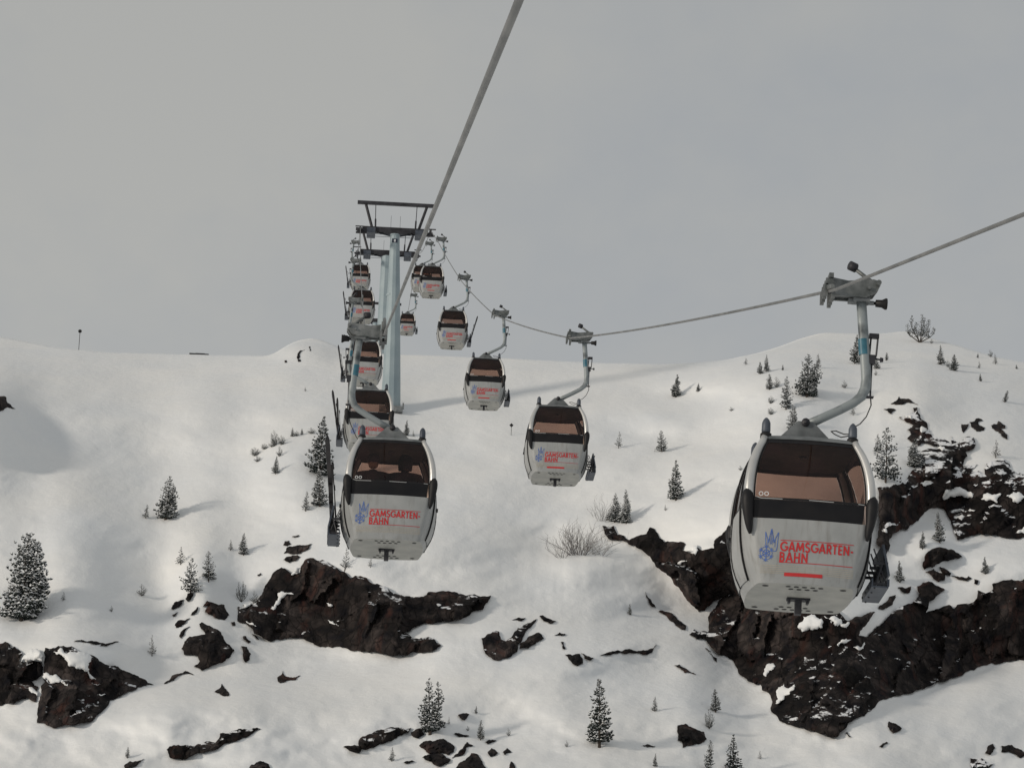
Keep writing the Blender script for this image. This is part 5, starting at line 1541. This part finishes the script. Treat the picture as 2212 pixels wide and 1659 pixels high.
for a in [
 ('big', 45, 1340, 182, "big snow laden pine at the left edge, largest tree in view", GT, 1.0),
 ('dense', 357, 1122, 90, "solitary cone shaped pine on the open slope at the left", GT, 1.0),
 ('open', 314, 1119, 28, "tiny slanting pine just left of the solitary cone shaped one", GT, 1.2, 18),
 ('dense', 690, 1028, 124, "tall dark pine beside the skis of the passenger cabin", GT, .95),
 ('mid', 691, 1094, 78, "snowy pine directly below the tall dark one by the skis", GT, .9),
 ('open', 660, 1104, 42, "small pine left of the snowy one by the passenger cabin skis", GT, 1.1),
 ('dark', 595, 1024, 38, "small neat pine below the dwarf pine cluster on the rib", GT, 1.1),
 ('shrub', 593, 963, 32, "tallest dwarf pine of the cluster on the snow rib", GS_, .6),
 ('shrub', 608, 961, 20, "round dwarf pine right of the tallest one on the rib", GS_, .8),
 ('shrub2', 602, 986, 22, "drooping dwarf pine below the cluster on the rib", GS_, .8),
 ('shrub2', 586, 966, 16, "low dwarf pine left of the tallest one on the rib", GS_, 1.1),
 ('shrub', 571, 971, 13, "low dwarf pine halfway down the rib edge to the left", GS_, 1.1),
 ('shrub', 551, 985, 18, "dwarf pine near the left end of the rib edge", GS_, 1.1),
 ('shrub2', 555, 998, 15, "leftmost dwarf pine, lowest on the rib edge", GS_, 1.1),
 ('dark', 632, 943, 19, "tiny upright pine on the rib crest, the left one", GT, 1.1),
 ('shrub', 641, 942, 11, "tiny dwarf pine between the upright ones on the rib crest", GS_, 1.0),
 ('dark', 652, 939, 14, "tiny upright pine on the rib crest, the right one", GT, 1.3),
 ('shrub2', 672, 937, 13, "spreading dwarf pine left of the tall dark pine top", GS_, 1.6),
 ('open', 390, 1219, 37, "small pine at the upper left above the brown outcrop", GT, 1.2),
 ('mid', 411, 1285, 78, "tallest pine standing on top of the brown outcrop", GT, .95),
 ('mid', 450, 1255, 62, "pine right of the tallest one above the brown outcrop", GT, .95),
 ('mid', 526, 1199, 47, "pine standing alone between the outcrop pines and the passenger cabin", GT, .9),
 ('open', 498, 1189, 23, "tiny pine left of the lone pine above the outcrop", GT, 1.2),
 ('shrub2', 305, 1287, 25, "dark little bush on the slope left of the outcrop", GS_, .9),
 ('faint', 136, 1297, 19, "tiny snowy pine right of the big snow laden tree", GT, 1.0),
 ('faint', 328, 1416, 44, "frosted pale pine above the angular outcrop", GT, .9),
 ('bush', 521, 1300, 44, "dark bushy pine at the left end of the cliff band top", GS_, .42),
 ('shrub2', 548, 1303, 26, "small bush right of the dark bushy pine on the cliff band", GS_, 1.0),
 ('shrub2', 240, 1321, 13, "tiny shrub in the snow below the big snow laden tree", GS_, .8),
 ('open', 275, 1637, 24, "tiny pine near the bottom edge at the left", GT, 1.1),
 ('faint', 745, 1232, 48, "frosted pine under the floor of the passenger cabin", GT, .7),
 ('faint', 800, 1226, 28, "frosted little pine right below the passenger cabin floor", GT, .8),
 ('double', 929, 1585, 116, "double topped pine at the bottom, left of centre", GT, 1.0),
 ('open', 1038, 1598, 42, "scraggy small pine among the bottom stones right of the double pine", GT, 1.1),
 ('open', 846, 1644, 30, "tiny pine on the bottom edge left of the double pine", GT, 1.0),
 ('slim', 1028, 1541, 16, "tiny spike of a pine above the half moon rock", GT, 1.0),
 ('faint', 970, 1564, 16, "tiny frosted pine right beside the double pine", GT, 1.0),
 ('shrub2', 1098, 1589, 16, "tiny sprig right of the scraggy small pine", GS_, .8),
 ('shrub2', 1010, 1578, 11, "tiny sprig below the half moon rock", GS_, .8),
 ('slim', 1293, 1614, 142, "tall slim pine at the bottom centre", GT, 1.15),
 ('mid', 1414, 1536, 31, "small snowy pine right of the tall slim one", GT, .8),
 ('slim', 1545, 1538, 48, "slender pine above the squat dark boulder", GT, 1.2),
 ('shrub', 1532, 1574, 40, "dark bushy pine touching the squat boulder", GS_, .6),
 ('dark', 1583, 1668, 80, "dark pine cut by the bottom edge right of the squat boulder", GT, 1.15),
 ('open', 1530, 1664, 64, "thin pine cut by the bottom edge below the squat boulder", GT, .9),
 ('mid', 1415, 1655, 28, "little pine by the bottom edge right of centre", GT, .8),
 ('slim', 1360, 1328, 24, "tiny dark pine alone on the smooth snow mound", GT, 1.1),
 ('shrub2', 1223, 1613, 15, "tiny sprig left of the tall slim pine", GS_, .8),
 ('dense', 1327, 1128, 60, "left one of the pine pair beside the bare shrub", GT, .85),
 ('dense', 1352, 1131, 72, "right one of the pine pair beside the bare shrub", GT, .8),
 ('faint', 1437, 1103, 13, "tiny frosted sprig right of the pine pair", GT, 1.0),
 ('faint', 1642, 1639, 18, "tiny frosted sprig near the bottom edge right of the dark pine", GT, 1.0),
 ('slim', 1460, 858, 48, "slender pine in the hollow right of the centre cabin", GT, 1.2),
 ('slim', 1508, 846, 18, "tiny pine right of the slender one in the hollow", GT, 1.2),
 ('mid', 1429, 976, 46, "pine midway between the centre cabin and the nearest cabin", GT, .9),
 ('faint', 1336, 968, 36, "frosted shrubby pine right beside the centre cabin", GT, 1.0),
 ('slim', 1460, 1080, 82, "tall frosted slender pine left of the nearest cabin", GT, 1.05),
 ('dark', 1642, 808, 26, "left smaller one of the twin pines below the right hill crest", GT, 1.3),
 ('dark', 1656, 803, 36, "right larger one of the twin pines below the right hill crest", GT, 1.1),
 ('faint', 1611, 788, 14, "tiny frosted bush left of the twin pines on the right hill", GT, 1.2),
 ('dense', 1742, 857, 92, "big dark pine in the middle of the right hill", GT, 1.1),
 ('open', 1767, 795, 30, "small pine above right of the big dark pine", GT, 1.2),
 ('mid', 1698, 885, 72, "snowy pine left below the big dark pine on the right hill", GT, .95),
 ('open', 1662, 842, 34, "loose little pine left of the big dark pine on the right hill", GT, 1.2),
 ('shrub2', 1677, 837, 22, "dwarf pine between the loose little pine and the big dark one", GS_, .9),
 ('shrub', 1665, 872, 16, "dark dwarf pine left of the snowy pine on the right hill", GS_, .9),
 ('slim', 1691, 800, 12, "tiny pine above the dwarf pines on the right hill", GT, 1.2),
 ('shrub', 1665, 896, 15, "dark tuft peeping over the nearest cabin left roof bumper", GS_, .9),
 ('mid', 1711, 932, 58, "pine rising just behind the roof of the nearest cabin", GT, 1.05),
 ('dark', 1846, 786, 62, "dark pine half hidden by the hanger of the nearest cabin", GT, .9),
 ('bush', 1987, 740, 60, "large round many stemmed pine on the right skyline", GS_, .62),
 ('shrub2', 2012, 742, 10, "tiny bush right at the foot of the large round skyline pine", GS_, 1.0),
 ('mid', 2033, 788, 42, "pine right below the large round skyline pine", GT, .95),
 ('dark', 2061, 801, 35, "dark pine right of the one below the skyline pine", GT, 1.1),
 ('shrub2', 2047, 793, 15, "tuft between the two pines below the skyline pine", GS_, .9),
 ('open', 2116, 796, 16, "small straggly pine right of the skyline pine pair, the upper", GT, 1.0),
 ('open', 2118, 824, 17, "small straggly pine right of the skyline pine pair, the lower", GT, 1.0),
 ('dark', 2112, 773, 10, "tiny dark pine on the falling right skyline, leftmost", GT, 1.3),
 ('shrub2', 2139, 771, 15, "tiny bush on the falling right skyline", GS_, .9),
 ('open', 2150, 787, 22, "little pine just under the falling right skyline", GT, 1.2),
 ('dark', 2196, 797, 10, "tiny pine at the right edge near the skyline", GT, 1.3),
 ('open', 2170, 869, 26, "leaning bush near the right edge above the upper rock row", GS_, 1.1, -18),
 ('shrub2', 1823, 838, 15, "tiny tuft left of the nearest cabin hanger bend", GS_, 1.0),
 ('dark', 1894, 797, 25, "small dark pine right beside the nearest cabin hanger", GT, 1.3),
 ('open', 1915, 779, 17, "tiny pine right of the hanger on the right hill", GT, 1.2),
 ('shrub2', 1891, 811, 12, "tiny tuft below the small dark pine beside the hanger", GS_, .9),
 ('faint', 1843, 897, 24, "frosted thin pine under the nearest cabin hanger bend", GT, .9),
 ('shrub2', 1579, 888, 9, "tiny tuft on the slope left above the nearest cabin", GS_, 1.2),
 ('shrub2', 1599, 1016, 10, "tiny tuft touching the left side of the nearest cabin", GS_, 1.0),
 ('mid', 1914, 1042, 116, "tall frosted pine right behind the nearest cabin", GT, .85),
 ('open', 1897, 978, 40, "frosted pine left of the tall frosted one behind the cabin", GT, 1.1),
 ('faint', 2151, 989, 38, "pale frosted pine above the upper cliff at the right", GT, .8),
 ('dense', 1975, 1010, 60, "snowy pine clinging to the upper cliff", GT, 1.3),
 ('mid', 2030, 1172, 66, "taller pine on the snowy knoll between the cliffs", GT, .85),
 ('slim', 1993, 1185, 36, "smaller pine on the snowy knoll between the cliffs", GT, 1.1),
 ('slim', 1944, 1258, 45, "slender pine beside the ski rack of the nearest cabin", GT, 1.3),
 ('slim', 2128, 1240, 36, "frosted pine on the snow bench above the huge cliff", GT, 1.2),
 ('slim', 877, 941, 32, "small pine right of the second left cabin", GT, 1.1),
 ('faint', 893, 943, 13, "tiny frosted sprig beside the small pine behind the passenger cabin", GT, 1.2),
 ('faint', 659, 845, 9, "tiny grey sprig on the bare slope left of the tower", GT, 1.4),
 ('twig', 1252, 1198, 52, "large leafless shrub on the snow at the centre", GB, 1.3),
 ('twig2', 1298, 1125, 36, "smaller leafless shrub left beside the pine pair", GB, 1.0),
 ('twig2', 1215, 1205, 34, "low leafless shrub at the left foot of the large one", GB, 1.3),
 ('twig2', 1300, 1200, 26, "low leafless shrub at the right foot of the large one", GB, 1.6),
]:
    plant(*a)
for k, o in PROTO.items():
    if k not in first_use:
        for c in list(o.children_recursive): bpy.data.objects.remove(c)
        bpy.data.objects.remove(o)

# ------------------------------------------------------------------ piste markers
def piste_marker(x, y, h, label, diamond):
    P_ = ground(x, y); H_ = h * P_.dot(fw) / FPX
    root = empty("piste_marker", P_)
    t = MB(); t.tube([(0, 0, -.4), (0, 0, H_)], .03, 6); t.build("pole", M['galv'] if diamond else M['darksteel'], root)
    r_ = .16 if not diamond else .17
    t = MB(); t.tube([(0, -.03, H_), (0, -.06, H_)], r_, 4 if diamond else 20); t.build("disc", M['black'], root)
    tag(root, label, "piste marker", "piste markers")
piste_marker(170, 756, 42, "black round piste marker on a thin pole at the left skyline", False)
piste_marker(1104, 940, 22, "small diamond piste marker on a snow covered pole left of the centre cabin", True)
# low dark roof edge peeping over the crest
pm = at(430, 766, float(depth(430, 770)) + 2.0)
t = MB(); t.box((0, 0, 0), (1.7, .5, .07)); t.box((.1, 0, .05), (.8, .4, .05)); t.box((-.6, 0, -.3), (.06, .06, .6)); t.box((.6, 0, -.3), (.06, .06, .6))
o = t.build("snow_fence_rail", M['darksteel']); o.location = pm
tag(o, "short dark rail lying flat on the snow crest at the left", "rail")
